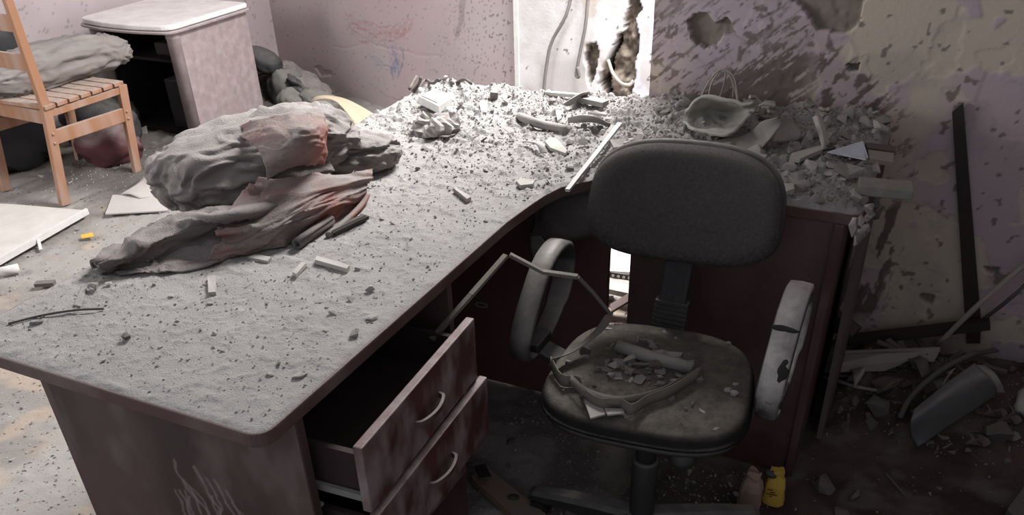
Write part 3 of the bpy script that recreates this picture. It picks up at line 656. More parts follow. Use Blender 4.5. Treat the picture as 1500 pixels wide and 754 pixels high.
# backrest: padded rounded rectangle
BC = np.array([.345, 1.055, .765])
def back_geo(hw, hh, th, e=3.0, nu=64, off=0.0, curve=.035, nr=10):
    v = []; f = []; upv = np.array([-.02, .17, .985]); nrm = np.cross(rgt, upv); nrm /= np.linalg.norm(nrm)
    if nrm[1] > 0: nrm = -nrm
    rings = []
    for i in range(nr+1):
        t = math.pi*i/nr; rings.append((1-.16*(1-math.sin(t)) if 0 else .80+.20*math.sin(t), math.cos(t)))
    full = [(.02, 1.0), (.45, 1.0), (.7, 1.0)]+rings+[(.7, -1.0), (.45, -1.0), (.02, -1.0)]
    for k, d in full:
        for j in range(nu):
            a = 2*math.pi*j/nu; c, s = math.cos(a), math.sin(a); x = hw*k*np.sign(c)*abs(c)**(2/e); y = hh*k*np.sign(s)*abs(s)**(2/e)
            x *= 1-.05*(y/hh)
            depth = d*th/2+off+curve*(x/hw)**2
            v.append(BC+rgt*x+upv*y+nrm*depth)
    n = len(full)
    for i in range(n-1):
        for j in range(nu): f.append((i*nu+j, i*nu+(j+1) % nu, (i+1)*nu+(j+1) % nu, (i+1)*nu+j))
    f.append(tuple(range(nu-1, -1, -1))); f.append(tuple((n-1)*nu+j for j in range(nu)))
    return v, f
obj('backrest', back_geo(.213, .131, .058), 'back_fabric', ch, smooth=True)
obj('back_shell', back_geo(.219, .137, .026, off=-.030), 'black_plastic', ch, smooth=True)
# upright with ribbed bellows
p0 = cw(-.012, -.225, .405); p1 = np.array([BC[0], BC[1]+.035, .72])
pm = p0+(p1-p0)*.35
obj('upright', bar(pm, p1, .066, .022, up=fwd), 'black_plastic', ch, bev=.005)
bl = []
for i in range(9):
    q = p0+(p1-p0)*(.04+.34*i/9); q2 = p0+(p1-p0)*(.04+.34*(i+.62)/9); bl.append(bar(q, q2, .080, .036, up=fwd))
bl.append(bar(p0, pm, .068, .026, up=fwd)); obj('bellows', join(*bl), 'black_plastic', ch)
obj('upright_ribs', join(*[bar(pm+(p1-p0)*.02+rgt*(k*.009)-(-fwd)*.011, pm+(p1-p0)*.33+rgt*(k*.009)-(-fwd)*.011, .003, .004, up=fwd) for k in (-2, -1, 0, 1, 2)]), 'black_plastic', ch)
# loop armrests
def arm(cx, m, sgn, lab=None):
    prof = [(1.045, .60), (1.02, .645), (.965, .657), (.90, .640), (.835, .585), (.785, .525), (.772, .475), (.80, .447), (.87, .448), (.95, .475), (1.02, .53)]
    pr = crom(prof+[prof[0]], 5)[:-1]; n = len(pr); c = np.mean(pr, axis=0); v = []; f = []
    tang = [pr[(i+1) % n]-pr[i-1] for i in range(n)]; nor = [np.array([t[1], -t[0]])/np.linalg.norm(t) for t in tang]
    for i in range(n):
        if np.dot(nor[i], pr[i]-c) < 0: nor[i] = -nor[i]
    w = .029; th = .0075
    for i in range(n):
        wl = w*(1.0 if pr[i][1] > .5 else .85)
        for a, b in ((-1, -.6), (-.8, 1), (0, 1.25), (.8, 1), (1, -.6), (0.8, -1), (-.8, -1)):
            q = pr[i]+nor[i]*b*th; v.append((cx+a*wl, q[0], q[1]))
    for i in range(n):
        for k in range(7): f.append((i*7+k, i*7+(k+1) % 7, ((i+1) % n)*7+(k+1) % 7, ((i+1) % n)*7+k))
    v = [(q[0], q[1], q[2]-.008) for q in v]
    o = obj('armrest', (v, f), m, ch, smooth=True, label=lab)
    obj('arm_bracket', join(bar((cx, .86, .44), (cx-sgn*.10, .86, .405), .06, .018), bar((cx, .82, .452), (cx, .90, .452), .05, .028)), 'black_plastic', o, bev=.004)
arm(.062, 'arm_plastic', -1)
arm(.628, 'arm_worn', 1, 'pale armrest with dark burn marks')
_ar = [o for o in bpy.data.objects if o.get('label') == 'pale armrest with dark burn marks'][0]
for c_, ra_ in (((.642, .806, .547), (.026, .012, .0035)), ((.622, .866, .610), (.007, .024, .0035)), ((.632, .786, .508), (.03, .02, .003))):
    c_ = np.array(c_)+np.array((0, -.77, .64))*.0055
    obj('burn_mark', blob(c_, (0, .64, .77), ra_, .9, .9, 20, 12, .003, 90, 77), 'arm_plastic' if ra_[0] == .03 else 'rubber', _ar, smooth=True)
cc = (.388, .748)
obj('gas_column', lathe((cc[0], cc[1], 0), [(.023, .255), (.023, .395)], 20), 'black_plastic', ch, smooth=True)
obj('column_cover', lathe((cc[0], cc[1], 0), [(.026, .06), (.029, .08), (.031, .27), (.028, .277), (.025, .277)], 24), 'black_plastic', ch, smooth=True)
obj('tilt_mechanism', box(cc[0]-.05, cc[0]+.05, cc[1]-.08, cc[1]+.07, .365, .398), 'black_plastic', ch, bev=.012, seg=3)
kx, ky, kz = P(1000, 668, .36); obj('tension_knob', lathe((kx, ky, kz-.022), [(.012, 0), (.026, .005), (.03, .02), (.02, .035), (.012, .05)], 16), 'black_plastic', ch, smooth=True)
for k in range(5):
    a = math.radians(34+72*k); d = np.array([math.cos(a), math.sin(a), 0]); s = np.array([-d[1], d[0], 0]); c0 = np.array([cc[0], cc[1], 0])
    v = []; sec = []
    for r, zt, zb, w in ((.022, .115, .06, .030), (.10, .108, .062, .028), (.20, .094, .06, .025), (.285, .078, .054, .022), (.298, .070, .056, .018)):
        b = c0+d*r
        v += [b-s*w+np.array([0, 0, zb]), b-s*w*.95+np.array([0, 0, zt-.01]), b-s*w*.55+np.array([0, 0, zt]), b+s*w*.55+np.array([0, 0, zt]), b+s*w*.95+np.array([0, 0, zt-.01]), b+s*w+np.array([0, 0, zb])]
    f = [(i*6+j, i*6+(j+1) % 6, (i+1)*6+(j+1) % 6, (i+1)*6+j) for i in range(4) for j in range(6)]+[(5, 4, 3, 2, 1, 0), tuple(24+j for j in range(6))]
    lg = obj('base_leg', (v, f), 'black_plastic', ch)
    w0 = c0+d*.268; wv = []
    for i, sx in enumerate((-.022, -.006, .006, .022)):
        for j in range(14): b = 2*math.pi*j/14; wv.append(w0+s*sx+np.array([0, 0, .027])+d*.025*math.cos(b)+np.array([0, 0, 1])*.025*math.sin(b))
    wf = [(i*14+j, i*14+(j+1) % 14, (i+1)*14+(j+1) % 14, (i+1)*14+j) for i in range(3) for j in range(14)]+[tuple(range(13, -1, -1)), tuple(42+j for j in range(14))]
    obj('castor', (wv, wf), 'rubber', lg)

# ---- things lying on the chair
SZ = .474
sp = [P(632, 497, .625), P(690, 432, .69), P(741, 374, .735), P(747, 373, .735), P(795, 398, .694), P(846, 405, .692), P(868, 428, .64), P(893, 458, .575)]
st = thing('bent_metal_strip', P(795, 398, .69), 'thin bent metal strip reaching from the open drawer over the armrest onto the seat', 'strip')
obj('strip_bar', join(*[bar(sp[i], sp[i+1], .012, .007) for i in (0, 1, 3, 4, 5, 6)]), 'ribbon', st)
rb = [P(893, 458, .575), P(882, 478, .545), P(858, 500, .512), P(830, 518, .50), P(806, 530, SZ+.022)]
obj('twisted_tail', ribbon(rb, [(.018, .010, .012), (.026, .006, .010), (.026, 0, .016), (.024, .0, .014), (.010, .0, .024)], .0022, 8), 'ribbon', st, smooth=True)
lp = [P(806, 530, SZ+.018), P(822, 556, SZ+.014), P(848, 560, SZ+.014), P(856, 578, SZ+.014), P(880, 592, SZ+.014), P(905, 590, SZ+.014), P(925, 600, SZ+.014), P(950, 586, SZ+.014), P(985, 572, SZ+.018), P(1027, 545, SZ+.024)]
obj('curled_ribbon', ribbon(lp, (0, .004, .027), .0018, 7), 'ribbon', label='wavy flat ribbon curled up on the dusty seat of the office chair', cat='ribbon', smooth=True)
lp2 = [P(1027, 541, SZ+.02), P(1000, 556, SZ+.02), P(960, 576, SZ+.02), P(905, 586, SZ+.024), P(860, 575, SZ+.024), P(835, 555, SZ+.024)]
obj('seat_ribbon', ribbon(lp2, (.002, .012, .014), .0018, 7), 'ribbon', label='straight flat ribbon lying over the curled one on the chair seat', cat='ribbon', smooth=True)
obj('pipe_piece', tube([P(905, 507, SZ+.016), P(950, 522, SZ+.016), P(1015, 540, SZ+.016)], .015, 12), 'metal_dusty', smooth=True, label='short dusty pipe lying across the seat of the office chair', cat='pipe')
obj('bent_twig', tube([P(925, 533, SZ+.006), P(950, 533, SZ+.012), P(965, 526, SZ+.016)], .004, 6, 4), 'ribbon', smooth=True, label='small bent stick beside the pipe on the chair seat', cat='stick')
def seat_place(i):
    while True:
        a = random.gauss(-.02, .10); b = random.gauss(-.02, .085)
        if abs(a) < .19 and abs(b) < .19: break
    q = cw(a, b, SZ+.002); return q[0], q[1], q[2]
scatter('plaster_flake', 120, seat_place, lambda i: random.uniform(.012, .05), ['shard', 'shard', 'rock'], ['chip_dark', 'chip_dark', 'scrap_brown', 'chip'], 'on the seat of the office chair', 'flake', 'plaster flakes on the chair seat', .15)
crumbs('seat_grit', 700, seat_place, .002, .010, 'chip_dark', 'fine grey grit spread over the office chair seat', 'grit')
for i, (q, lab) in enumerate((([(855, 584), (880, 586), (886, 606), (865, 612)], 'ragged square plaster flake at the front of the heap on the seat'), ([(885, 597), (912, 598), (915, 604), (890, 607)], 'narrow torn flake beside the square flake on the chair seat'), ([(955, 512), (1000, 516), (996, 524), (972, 522)], 'flat flake behind the pipe on the chair seat'))):
    obj('torn_flake', prism([P(*p, SZ+.006) for p in q], .004), 'chip', label=lab, cat='flake')

# ================================================================== LEFT: wooden chair, cabinet, cushion, bundle
wc = thing('wooden_chair', (-2.98, 2.0, 0), 'orange pine chair with a slatted seat, beside the open cabinet', 'chair')
RB = np.array([-2.764, 1.765, 0]); RF = np.array([-2.738, 2.195, 0]); lat = np.array([-.425, .022, 0]); ZS = .425
def post(a, b, w, d): return bar(a, b, w, d, up=(0, 1, 0))
for s, nm in ((0, 'r'), (1, 'l')):
    o = lat*s
    obj('leg', join(bar(RB+o, RB+o+np.array([0, .068, ZS]), .024, .046, up=(0, 1, 0)), bar(RB+o+np.array([0, .068, ZS]), RB+o+np.array([0, .060, .95]), .024, .046, up=(0, 1, 0), h2=.036)), 'pine', wc, bev=.003)
    obj('leg', bar(RF+o, RF+o+np.array([0.0, .052, ZS]), .024, .040, up=(0, 1, 0), h2=.05), 'pine', wc, bev=.003)
    a = RB+o+np.array([0, .068, 0]); b = RF+o+np.array([0, .05, 0])
    obj('side_rail', bar(a+np.array([0, 0, ZS-.022]), b+np.array([0, 0, ZS-.022]), .02, .030), 'pine', wc, bev=.002)
    obj('stretcher', bar(a+np.array([0, -.015, .300]), b+np.array([0, -.015, .292]), .018, .062), 'pine', wc, bev=.003)
    if s == 0:
        for pt in ((RB+np.array([.0135, .052, .318])), (RB+np.array([.0135, .046, .278])), (RF+np.array([.0135, .030, .305])), (RF+np.array([.0135, .028, .272]))):
            obj('bolt', lathe((0, 0, 0), [(.006, 0), (.006, .003)], 10) if 0 else blob(pt, (0, 1, 0), (.007, .007, .007), nu=10, nv=6), 'pine', wc, smooth=True)
for i in range(7):
    y0 = 1.815+i*.064
    c = [RB[0]+.022+(y0-1.8)*.04, y0]
    v, f = box(c[0]-.475, c[0], y0, y0+.056, ZS, ZS+.018); obj('seat_slat', (v, f), 'pine', wc, bev=.003)
obj('front_rail', bar(RF+np.array([0, .05, ZS-.03]), RF+lat+np.array([0, .05, ZS-.03]), .018, .05), 'pine', wc)
obj('rear_rail', bar(RB+np.array([0, .068, ZS-.04]), RB+lat+np.array([0, .068, ZS-.04]), .018, .06), 'pine', wc)
for z in (.62, .78): obj('back_slat', bar(RB+np.array([0, .063, z]), RB+lat+np.array([0, .063, z]), .014, .07), 'pine', wc, bev=.003)
cu = blob((-3.03, 2.17, .528), (.15, 1, .02), (.36, .135, .086), .65, .85, 90, 80, .003, 16, 3, .013, (3.4, 1.6, 1.6), zmin=.444, bend=.03)
obj('pillow', cu, 'cushion', smooth=True, label='dusty grey pillow slumped across the slatted seat of the pine chair', cat='pillow')
# cabinet
cb = thing('cabinet', (-3.05, 2.93, 0), 'pinkish white low cabinet with a rounded top and an open dark front', 'cabinet')
x0, x1, y0, y1, zc = -3.36, -2.77, 2.66, 3.235, .565
def lid(grow, z0, z1, r=.07, bulge=.04):
    pts = []
    X0, X1, Y0, Y1 = x0-grow, x1+grow, y0-grow, y1+grow*.3
    c = rounded([(X0, Y0), ((X0+X1)/2-.1, Y0-bulge), ((X0+X1)/2+.1, Y0-bulge), (X1, Y0), (X1, Y1), (X0, Y1)], {0: r, 3: r, 4: .03, 5: .03, 1: .06, 2: .06})
    return prism([(a, b, z1) for a, b in c], z1-z0)
obj('top_panel', lid(.024, zc+.016, zc+.042), 'cab_top', cb, bev=.008, seg=3)
obj('top_rim', lid(.034, zc, zc+.013), 'cab_paint', cb, bev=.004)
obj('side_panel', box(x1-.02, x1, y0+.05, y1, 0, zc), 'cab_paint', cb, label='mottled pink side panel')
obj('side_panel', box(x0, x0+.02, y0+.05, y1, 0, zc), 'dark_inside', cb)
for xx in (x1-.026, x0+.026):
    obj('corner_post', lathe((xx, y0+.034, 0), [(.034, 0), (.034, zc-.03), (.038, zc-.026), (.034, zc-.02), (.038, zc-.012), (.036, zc)], 20), 'cab_paint', cb, smooth=True)
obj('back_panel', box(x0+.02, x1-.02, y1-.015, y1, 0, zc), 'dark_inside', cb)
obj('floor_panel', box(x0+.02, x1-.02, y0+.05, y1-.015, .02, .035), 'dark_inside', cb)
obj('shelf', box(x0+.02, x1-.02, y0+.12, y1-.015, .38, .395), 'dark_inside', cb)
obj('storage_box', box(-3.0, -2.81, 2.75, 3.0, .036, .30), 'bag_black', bev=.01, label='scuffed black box standing inside the open cabinet', cat='box')
obj('shelf_box', box(-3.1, -2.83, 2.84, 3.05, .396, .46), 'metal_dark', bev=.006, label='flat dark box on the inner shelf of the cabinet', cat='box')
# bundle of grey cloth and bags behind the cabinet
bd = thing('rucksack', (-2.75, 3.75, 0), 'slumped grey-green rucksack heaped in the corner behind the cabinet', 'bag')
def LB(px, py, y): return PY(px, py, y)
for (px_, py_, y_, ra, ax_, sd, nm) in ((398, 132, 3.55, (.17, .12, .10), (.3, .1, 1), 1, 'pocket'), (424, 138, 3.45, (.15, .10, .10), (.5, 0, -1), 2, 'pocket'), (444, 158, 3.35, (.14, .11, .08), (1, .2, -.5), 3, 'pocket'), (388, 165, 3.45, (.12, .10, .14), (0, .3, 1), 5, 'body')):
    obj(nm, blob(LB(px_, py_, y_), ax_, ra, .8, .8, 32, 20, .012, 14, sd, .012, (2, 2.5, 2.5)), 'bag_grey', bd, smooth=True)
for (px_, py_, y_, ra, ax_, sd) in ((452, 134, 3.50, (.20, .09, .07), (.9, -.35, -.25), 41), (470, 158, 3.36, (.17, .09, .08), (.9, -.3, -.2), 42), (425, 112, 3.55, (.13, .08, .05), (.9, -.3, -.3), 43)):
    obj('coat_fold', blob(LB(px_, py_, y_), ax_, ra, .8, .8, 40, 28, .004, 14, sd, .016, (2.4, 3, 3)), 'cloth_grey' if sd != 42 else 'bag_grey', bd, smooth=True)
obj('top_flap', patch([[LB(372, 108, 3.53), LB(395, 98, 3.55), LB(425, 104, 3.53), LB(440, 112, 3.58)], [LB(376, 116, 3.45), LB(402, 108, 3.43), LB(428, 116, 3.43), LB(450, 130, 3.45)], [LB(384, 126, 3.43), LB(408, 118, 3.39), LB(432, 128, 3.38), LB(462, 150, 3.43)]], 7, .006, .02, 12, 4, ridge=.012), 'bag_grey', bd, smooth=True)
obj('strap', ribbon([LB(366, 130, 3.43), LB(376, 112, 3.41), LB(392, 106, 3.40), (LB(410, 112, 3.40)), LB(425, 118, 3.39)], (.01, .012, .02), .004), 'bag_black', bd, smooth=True)
obj('flap', patch([[LB(405, 112, 3.41), LB(425, 108, 3.43), LB(440, 116, 3.43)], [LB(410, 124, 3.38), LB(432, 118, 3.37), LB(450, 135, 3.38)], [LB(425, 130, 3.38), LB(445, 140, 3.35), LB(462, 152, 3.37)]], 8, .005, .03, 14, 8, ridge=.02), 'bag_black', bd, smooth=True)
lo = blob(LB(386, 88, 3.43), (1, .1, -.45), (.115, .085, .055), .8, .9, 28, 18, .012, 14, 6, .006, (2, 2.5, 2.5)); obj('boot', lo, 'bag_black', smooth=True, label='dark grey soft shoe lying on top of the rucksack heap', cat='shoe')
obj('boot_collar', patch([[LB(366, 96, 3.57), LB(380, 110, 3.53), LB(398, 104, 3.53), LB(405, 92, 3.57)], [LB(368, 104, 3.55), LB(381, 116, 3.51), LB(400, 112, 3.51), LB(408, 98, 3.55)]], 6, .006, .006, 14, 7), 'bag_grey', bpy.data.objects['boot'], smooth=True)
# beige moulded seat shell beyond the desk
bs = thing('plastic_chair_shell', P(500, 200, .0), 'beige moulded plastic chair shell tipped over behind the desk', 'chair')
def BS(px, py, y): return PY(px, py, y)
obj('shell', patch([[BS(457, 180, 3.02), BS(455, 152, 3.0), BS(464, 141, 2.98), BS(485, 140, 2.96), BS(510, 146, 2.92), BS(545, 165, 2.84), BS(575, 186, 2.8)], [BS(458, 182, 2.98), BS(457, 155, 2.96), BS(468, 145, 2.93), BS(490, 147, 2.9), BS(508, 165, 2.82), BS(520, 185, 2.76), BS(530, 205, 2.7)]], 7, .005, 0, 5), 'beige_plastic', bs, smooth=True)
obj('shell_inside', patch([[BS(459, 180, 3.04), BS(462, 152, 3.05), BS(480, 150, 3.03), BS(500, 170, 2.98), BS(515, 190, 2.95)], [BS(460, 200, 3.0), BS(464, 190, 3.0), BS(480, 190, 2.98), BS(500, 196, 2.95), BS(515, 202, 2.93)]], 6, .004), 'plaster', bs, smooth=True)
mesh_v = []
for i in range(9): mesh_v.append(bar(BS(480+i*4.2, 176+i*1.2, 2.85), BS(484+i*4.2, 196, 2.84), .006, .004, up=(0, 1, 0)))
for i in range(6): mesh_v.append(bar(BS(478, 180+i*3, 2.848), BS(518, 184+i*3, 2.838), .006, .004, up=(0, 1, 0)))
obj('perforated_grille', join(*mesh_v), 'metal_dark', bs)
# clutter under the pine chair and round it
def fl(px, py): return P(px, py, .004)
obj('red_bundle', blob((-2.99, 2.28, .09), (1, .2, 0), (.15, .11, .10), .8, .8, 24, 16, .02, 12, 5, .015, (2, 2.5, 2.5), zmin=.0), 'red_bundle', smooth=True, label='dark red cloth bundle on the floor under the pine chair', cat='bundle')
obj('grey_bundle', blob(P(75, 165, .08)+np.array([.35, .05, 0]), (1, .3, 0), (.18, .13, .12), .8, .8, 24, 16, .02, 12, 15, .015, (2, 2.5, 2.5), zmin=.0), 'bag_grey', smooth=True, label='grey cloth bundle behind the red bundle under the pine chair', cat='bundle')
obj('dark_bundle', blob((-3.22, 2.45, .11), (1, .1, 0), (.22, .12, .13), .8, .8, 24, 16, .015, 12, 25, .012, (2, 2.5, 2.5), zmin=.0), 'bag_black', smooth=True, label='black bundle on the floor between pine chair and cabinet', cat='bundle')
obj('black_bag', blob((-3.36, 2.02, .40), (.1, 1, .1), (.2, .10, .40), .7, .8, 28, 18, .02, 10, 9, .02, (2, 2.5, 2.5), zmin=.0), 'bag_black', smooth=True, label='black bag standing by the wall behind the pine chair', cat='bag')
obj('paper_scrap', patch([[P(118, 195, .02), P(135, 190, .05)], [P(125, 205, .01), P(138, 208, .03)]], 3, .002), 'paper', label='small white paper scrap under the pine chair', cat='paper')
obj('paper_scrap', patch([[P(196, 192, .02), P(214, 184, .06)], [P(202, 200, .005), P(216, 198, .02)]], 3, .002), 'paper', label='white paper scrap on the floor in front of the cabinet', cat='paper')
obj('folded_sheet', patch([[P(176, 284, .02), P(208, 262, .06), P(216, 232, .15), P(222, 228, .16)], [P(190, 284, .03), P(220, 270, .05), P(236, 245, .13), P(240, 240, .14)], [P(205, 290, .02), P(232, 284, .02), P(255, 262, .06), P(262, 258, .07)]], 6, .003), 'paper', smooth=True, label='bent upright sheet of paper on the floor between pine chair and desk', cat='paper')
obj('cardboard_sheet', prism([P(165, 285, .016), P(240, 288, .016), P(246, 308, .016), P(154, 313, .016)], .006), 'paper', label='flat pale cardboard sheet lying on the floor under the bent paper', cat='cardboard')
bw = thing('white_board', P(40, 335, 0), 'dusty white panel with turned-up rim lying on the floor beyond the desk', 'board')
obj('panel', prism([P(-40, 296, .022), P(20, 299, .022), P(128, 308, .026), P(45, 356, .024), P(0, 383, .022), P(-50, 408, .022)], .012), 'board_white', bw)
obj('rim', bar(P(128, 309, .026), P(-30, 399, .026), .012, .026), 'plaster_white', bw)
obj('clip', bar(P(56, 350, .03), P(60, 366, .004), .012, .006), 'plaster_white', bw)
obj('rolled_paper', tube([P(0, 398, .02), P(28, 392, .02)], .018, 10), 'plaster_white', smooth=True, label='short white paper roll on the bright floor left of the desk', cat='paper')
obj('wood_offcut', bar(P(52, 416, .012), P(80, 414, .012), .03, .014), 'plank_dim', label='dark wood offcut on the floor by the desk edge', cat='offcut')
obj('yellow_scrap', patch([[P(118, 344, .010), P(135, 340, .014)], [P(120, 349, .010), P(138, 346, .012)]], 3, .002), 'yellow_print', label='crumpled yellow scrap on the bright floor beside the desk', cat='scrap')

# ================================================================== CLOTH HEAP ON THE DESK
cp = thing('stuffed_cushion', (-.66, .8, .76), 'large grey stuffed cushion hanging over the far edge of the desk', 'cushion')
obj('cushion_body', blob((-.640, .800, .832), (.52, .85, .08), (.245, .150, .082), .8, .85, 130, 110, .002, 14, 21, .011, (1.2, 3.0, 3.0), zmin=T+.004), 'cushion', cp, smooth=True)
obj('bounce_toned_end', blob((-.722, .680, .80), (.62, -.78, 0), (.085, .065, .046), .8, .9, 60, 40, .002, 20, 23, .006, (1.4, 3, 3), zmin=T+.003), 'cushion_bounce_tone', cp, smooth=True, label='warm pale end with floor bounce painted in')  # bounced light is put into the colour of this end
obj('small_cushion', blob(P(512, 226, .79), (.75, .65, .02), (.125, .078, .040), .8, .85, 80, 60, .002, 18, 27, .008, (1.4, 2.6, 2.6), zmin=T+.003), 'cushion', smooth=True, label='smaller crumpled grey cushion at the right end of the cloth heap', cat='cushion')
cl = thing('crumpled_cloth', (-.55, .55, .756), 'crumpled dust-covered cloth with rust-red patches spread over the desk below the cushion', 'cloth')
g1 = [[P(134, 386, .768), P(190, 345, .775), P(240, 318, .785), P(330, 302, .80), P(400, 278, .81)],
      [P(146, 390, .782), P(212, 356, .802), P(282, 328, .815), P(352, 314, .835), P(430, 286, .82)],
      [P(160, 398, .756), P(232, 378, .762), P(300, 356, .770), P(372, 334, .785), P(440, 312, .79)],
      [P(176, 404, .754), P(250, 400, .755), P(305, 391, .756), P(360, 368, .757), P(420, 344, .757)]]
obj('left_fold', patch(g1, 16, .003, .004, 22, 31, T+.002, ridge=.010), 'cloth_grey', cl, smooth=True)
g2 = [[P(378, 258, .850), P(430, 258, .846), P(490, 254, .83), P(545, 250, .79)],
      [P(345, 296, .83), P(410, 284, .84), P(475, 272, .835), P(545, 262, .79)],
      [P(318, 338, .80), P(385, 322, .815), P(455, 298, .82), P(538, 272, .785)],
      [P(322, 352, .785), P(395, 338, .80), P(465, 312, .80), P(534, 284, .775)],
      [P(298, 388, .757), P(372, 368, .757), P(440, 352, .757), P(530, 296, .755)]]
obj('front_fold', patch(g2, 16, .003, .004, 20, 35, T+.002, ridge=.009), 'cloth_red', cl, smooth=True)
g3 = [[P(335, 192, .90), P(385, 172, .945), P(440, 166, .955), P(474, 166, .93)],
      [P(372, 212, .915), P(412, 196, .945), P(452, 186, .955), P(480, 188, .92)],
      [P(385, 232, .90), P(425, 222, .92), P(462, 212, .92), P(479, 215, .88)],
      [P(392, 262, .865), P(428, 246, .87), P(455, 242, .865), P(474, 240, .84)]]
obj('draped_flap', patch(g3, 16, .003, .003, 18, 38, T+.002, ridge=.0045), 'cloth_red', cl, smooth=True)
def roll(a, b, r, turns=1.55, th=.0025, n=26, a0=.6):
    a = np.array(a); b = np.array(b); d = (b-a)/np.linalg.norm(b-a); s = np.cross(d, (0, 0, 1)); s /= np.linalg.norm(s); t = np.cross(s, d); g = []
    for i in range(n):
        w = a0+turns*2*math.pi*i/(n-1); rr = r*(1-.32*i/(n-1)); g.append([a+(s*math.cos(w)+t*math.sin(w))*rr+np.array([0, 0, r]), (a+b)/2+(s*math.cos(w)+t*math.sin(w))*rr+np.array([0, 0, r]), b+(s*math.cos(w)+t*math.sin(w))*rr+np.array([0, 0, r])])
    return sheet(np.array(g).reshape(-1, 3), n, 3, th)
obj('rolled_edge', roll(P(436, 366, T+.003), P(486, 330, T+.003), .013), 'cloth_grey', cl, smooth=True)
obj('rolled_edge', roll(P(142, 402, T+.003), P(166, 392, T+.003), .017), 'cloth_grey', cl, smooth=True)
obj('hem', tube([P(480, 345, T+.008), P(505, 325, T+.012), P(530, 300, T+.012), P(538, 285, T+.02)], .007, 7, 5), 'cloth_red', cl, smooth=True)
obj('plaster_lump', (np.array(ROCKS[2][0])*.03+P(146, 402, T+.006), ROCKS[2][1]), 'stone', label='pale lump sitting in the rolled corner of the cloth', cat='stone')

# ================================================================== SINGLE DEBRIS PIECES ON THE DESK
def dp(px, py, lift=0.0):
    q = P(px, py, T+.008)
    for _ in range(3): q = P(px, py, dh(q[0], q[1])+lift)
    return q
def flat(name, pts, th, m, label, cat, lift=.002, bev=0, drop=True):
    q = [dp(*p, lift+th) for p in pts]
    return obj(name, prism(q, th), m, label=label, cat=cat, bev=bev)
blk = [P(*q, T+.040) for q in [(612, 140), (640, 129), (662, 142), (642, 155)]]
bo = obj('switch_box', prism(blk, .024), 'plaster_white', label='white plastic box at the far end of the desk', cat='box', bev=.002)
obj('box_lid', prism([q+np.array([0, 0, .003]) for q in [P(*w, T+.041) for w in [(617, 140), (640, 132), (656, 142), (641, 151)]]], .004), 'plaster_white', bo)
lump = blob(dp(640, 186, .018), (.9, .3, 0), (.062, .045, .034), 1.1, 1.1, 26, 16, .016, 34, 51, .012, (3, 3, 3)); obj('mortar_lump', lump, 'chip', label='jagged grey mortar lump on the far half of the desk', cat='rubble')
obj('dust_skirt', prism([dp(612, 196, .004), dp(640, 192, .006), dp(668, 196, .004), dp(655, 200, .003)], .004), 'chip_dark', bpy.data.objects['mortar_lump'])
flat('white_strip', [(703, 147), (714, 147), (713, 164), (704, 162)], .004, 'plaster_white', 'short white plastic strip standing out among far desk rubble', 'strip', .008)
flat('stone', [(718, 135), (722, 128), (730, 128), (729, 136)], .02, 'chip_dark', 'dark block at the back edge of the desk top', 'stone', .006)
tp = [dp(761, 171, .012), dp(780, 178, .012), dp(800, 184, .012), dp(832, 190, .010)]
obj('broken_tube', tube(tp, .0125, 10, 4), 'metal_dusty', smooth=True, label='dusty broken tube lying along the far desk rubble', cat='tube')
obj('bent_strip', ribbon([dp(770, 206, .012), dp(786, 208, .022), dp(793, 214, .022), dp(796, 224, .010)], (.018, .004, .002), .003, 6), 'plaster', smooth=True, label='small bent plastic strip arched over the desk dust', cat='strip')
flat('tile_shard', [(798, 206), (806, 201), (816, 203), (831, 220), (828, 224), (806, 216)], .008, 'plaster', 'angular grey tile shard beside the bent strip', 'shard', .005)
obj('trim_piece', patch([[dp(833, 172, .02), dp(850, 168, .035), dp(872, 170, .034), dp(893, 180, .018)], [dp(833, 180, .006), dp(850, 178, .012), dp(872, 178, .012), dp(896, 186, .006)]], 7, .004), 'metal_dusty', smooth=True, label='curved grey trim piece lying behind the white stick', cat='trim')
obj('curved_sheet', patch([[dp(824, 152, .018), dp(836, 144, .035), dp(850, 136, .042), dp(863, 133, .040)], [dp(830, 156, .010), dp(842, 150, .016), dp(855, 141, .024), dp(864, 135, .034)]], 7, .004), 'metal_dusty', smooth=True, label='curved dark blade-like piece leaning up near the pier', cat='sheet')
obj('plank_fragment', bar(dp(800, 136, .012), dp(858, 141, .014), .016, .010), 'plaster', label='long pale slat along the back edge of the desk', cat='slat')
obj('plank_fragment', bar(dp(850, 144, .014), dp(887, 152, .014), .032, .014), 'metal_dusty', label='short wide slat below the torn masonry', cat='slat')
flat('white_shard', [(814, 162), (818, 160), (823, 172), (817, 176)], .006, 'plaster_white', 'pointed white shard below the curved blade', 'shard', .012)
flat('pale_chip', [(861, 164), (872, 163), (890, 165), (888, 168)], .006, 'plaster', 'thin pale chip near the back of the desk, behind the trim piece', 'chip', .016)
flat('cream_chip', [(848, 204), (860, 203), (861, 207), (849, 208)], .008, 'plaster_white', 'small cream chip on dusty desk between shard and stick', 'chip', .004)
wa = P(831, 286, .75); wb = dp(908, 181, .03)
obj('white_stick', bar(wa+np.array([.0, .0, .012]), wb, .011, .007, w2=.013), 'plaster_white', label='long white stick overhanging the inner curve of the desk', cat='stick')
obj('plank_fragment', bar(dp(884, 208, .006), dp(900, 185, .012), .020, .006), 'metal_dusty', label='short grey slat lying beside the white stick', cat='slat')
obj('triangle_shard', prism([dp(893, 204, .016), dp(918, 203, .016), dp(912, 214, .012), dp(899, 216, .012)], .005), 'plaster', label='flat grey shard by the top edge of the chair backrest', cat='shard')
flat('plaster_bar', [(757, 265), (762, 260), (783, 264), (781, 269), (762, 271)], .010, 'plaster', 'flat plaster bar near the inner edge of the desk', 'chip', .002)
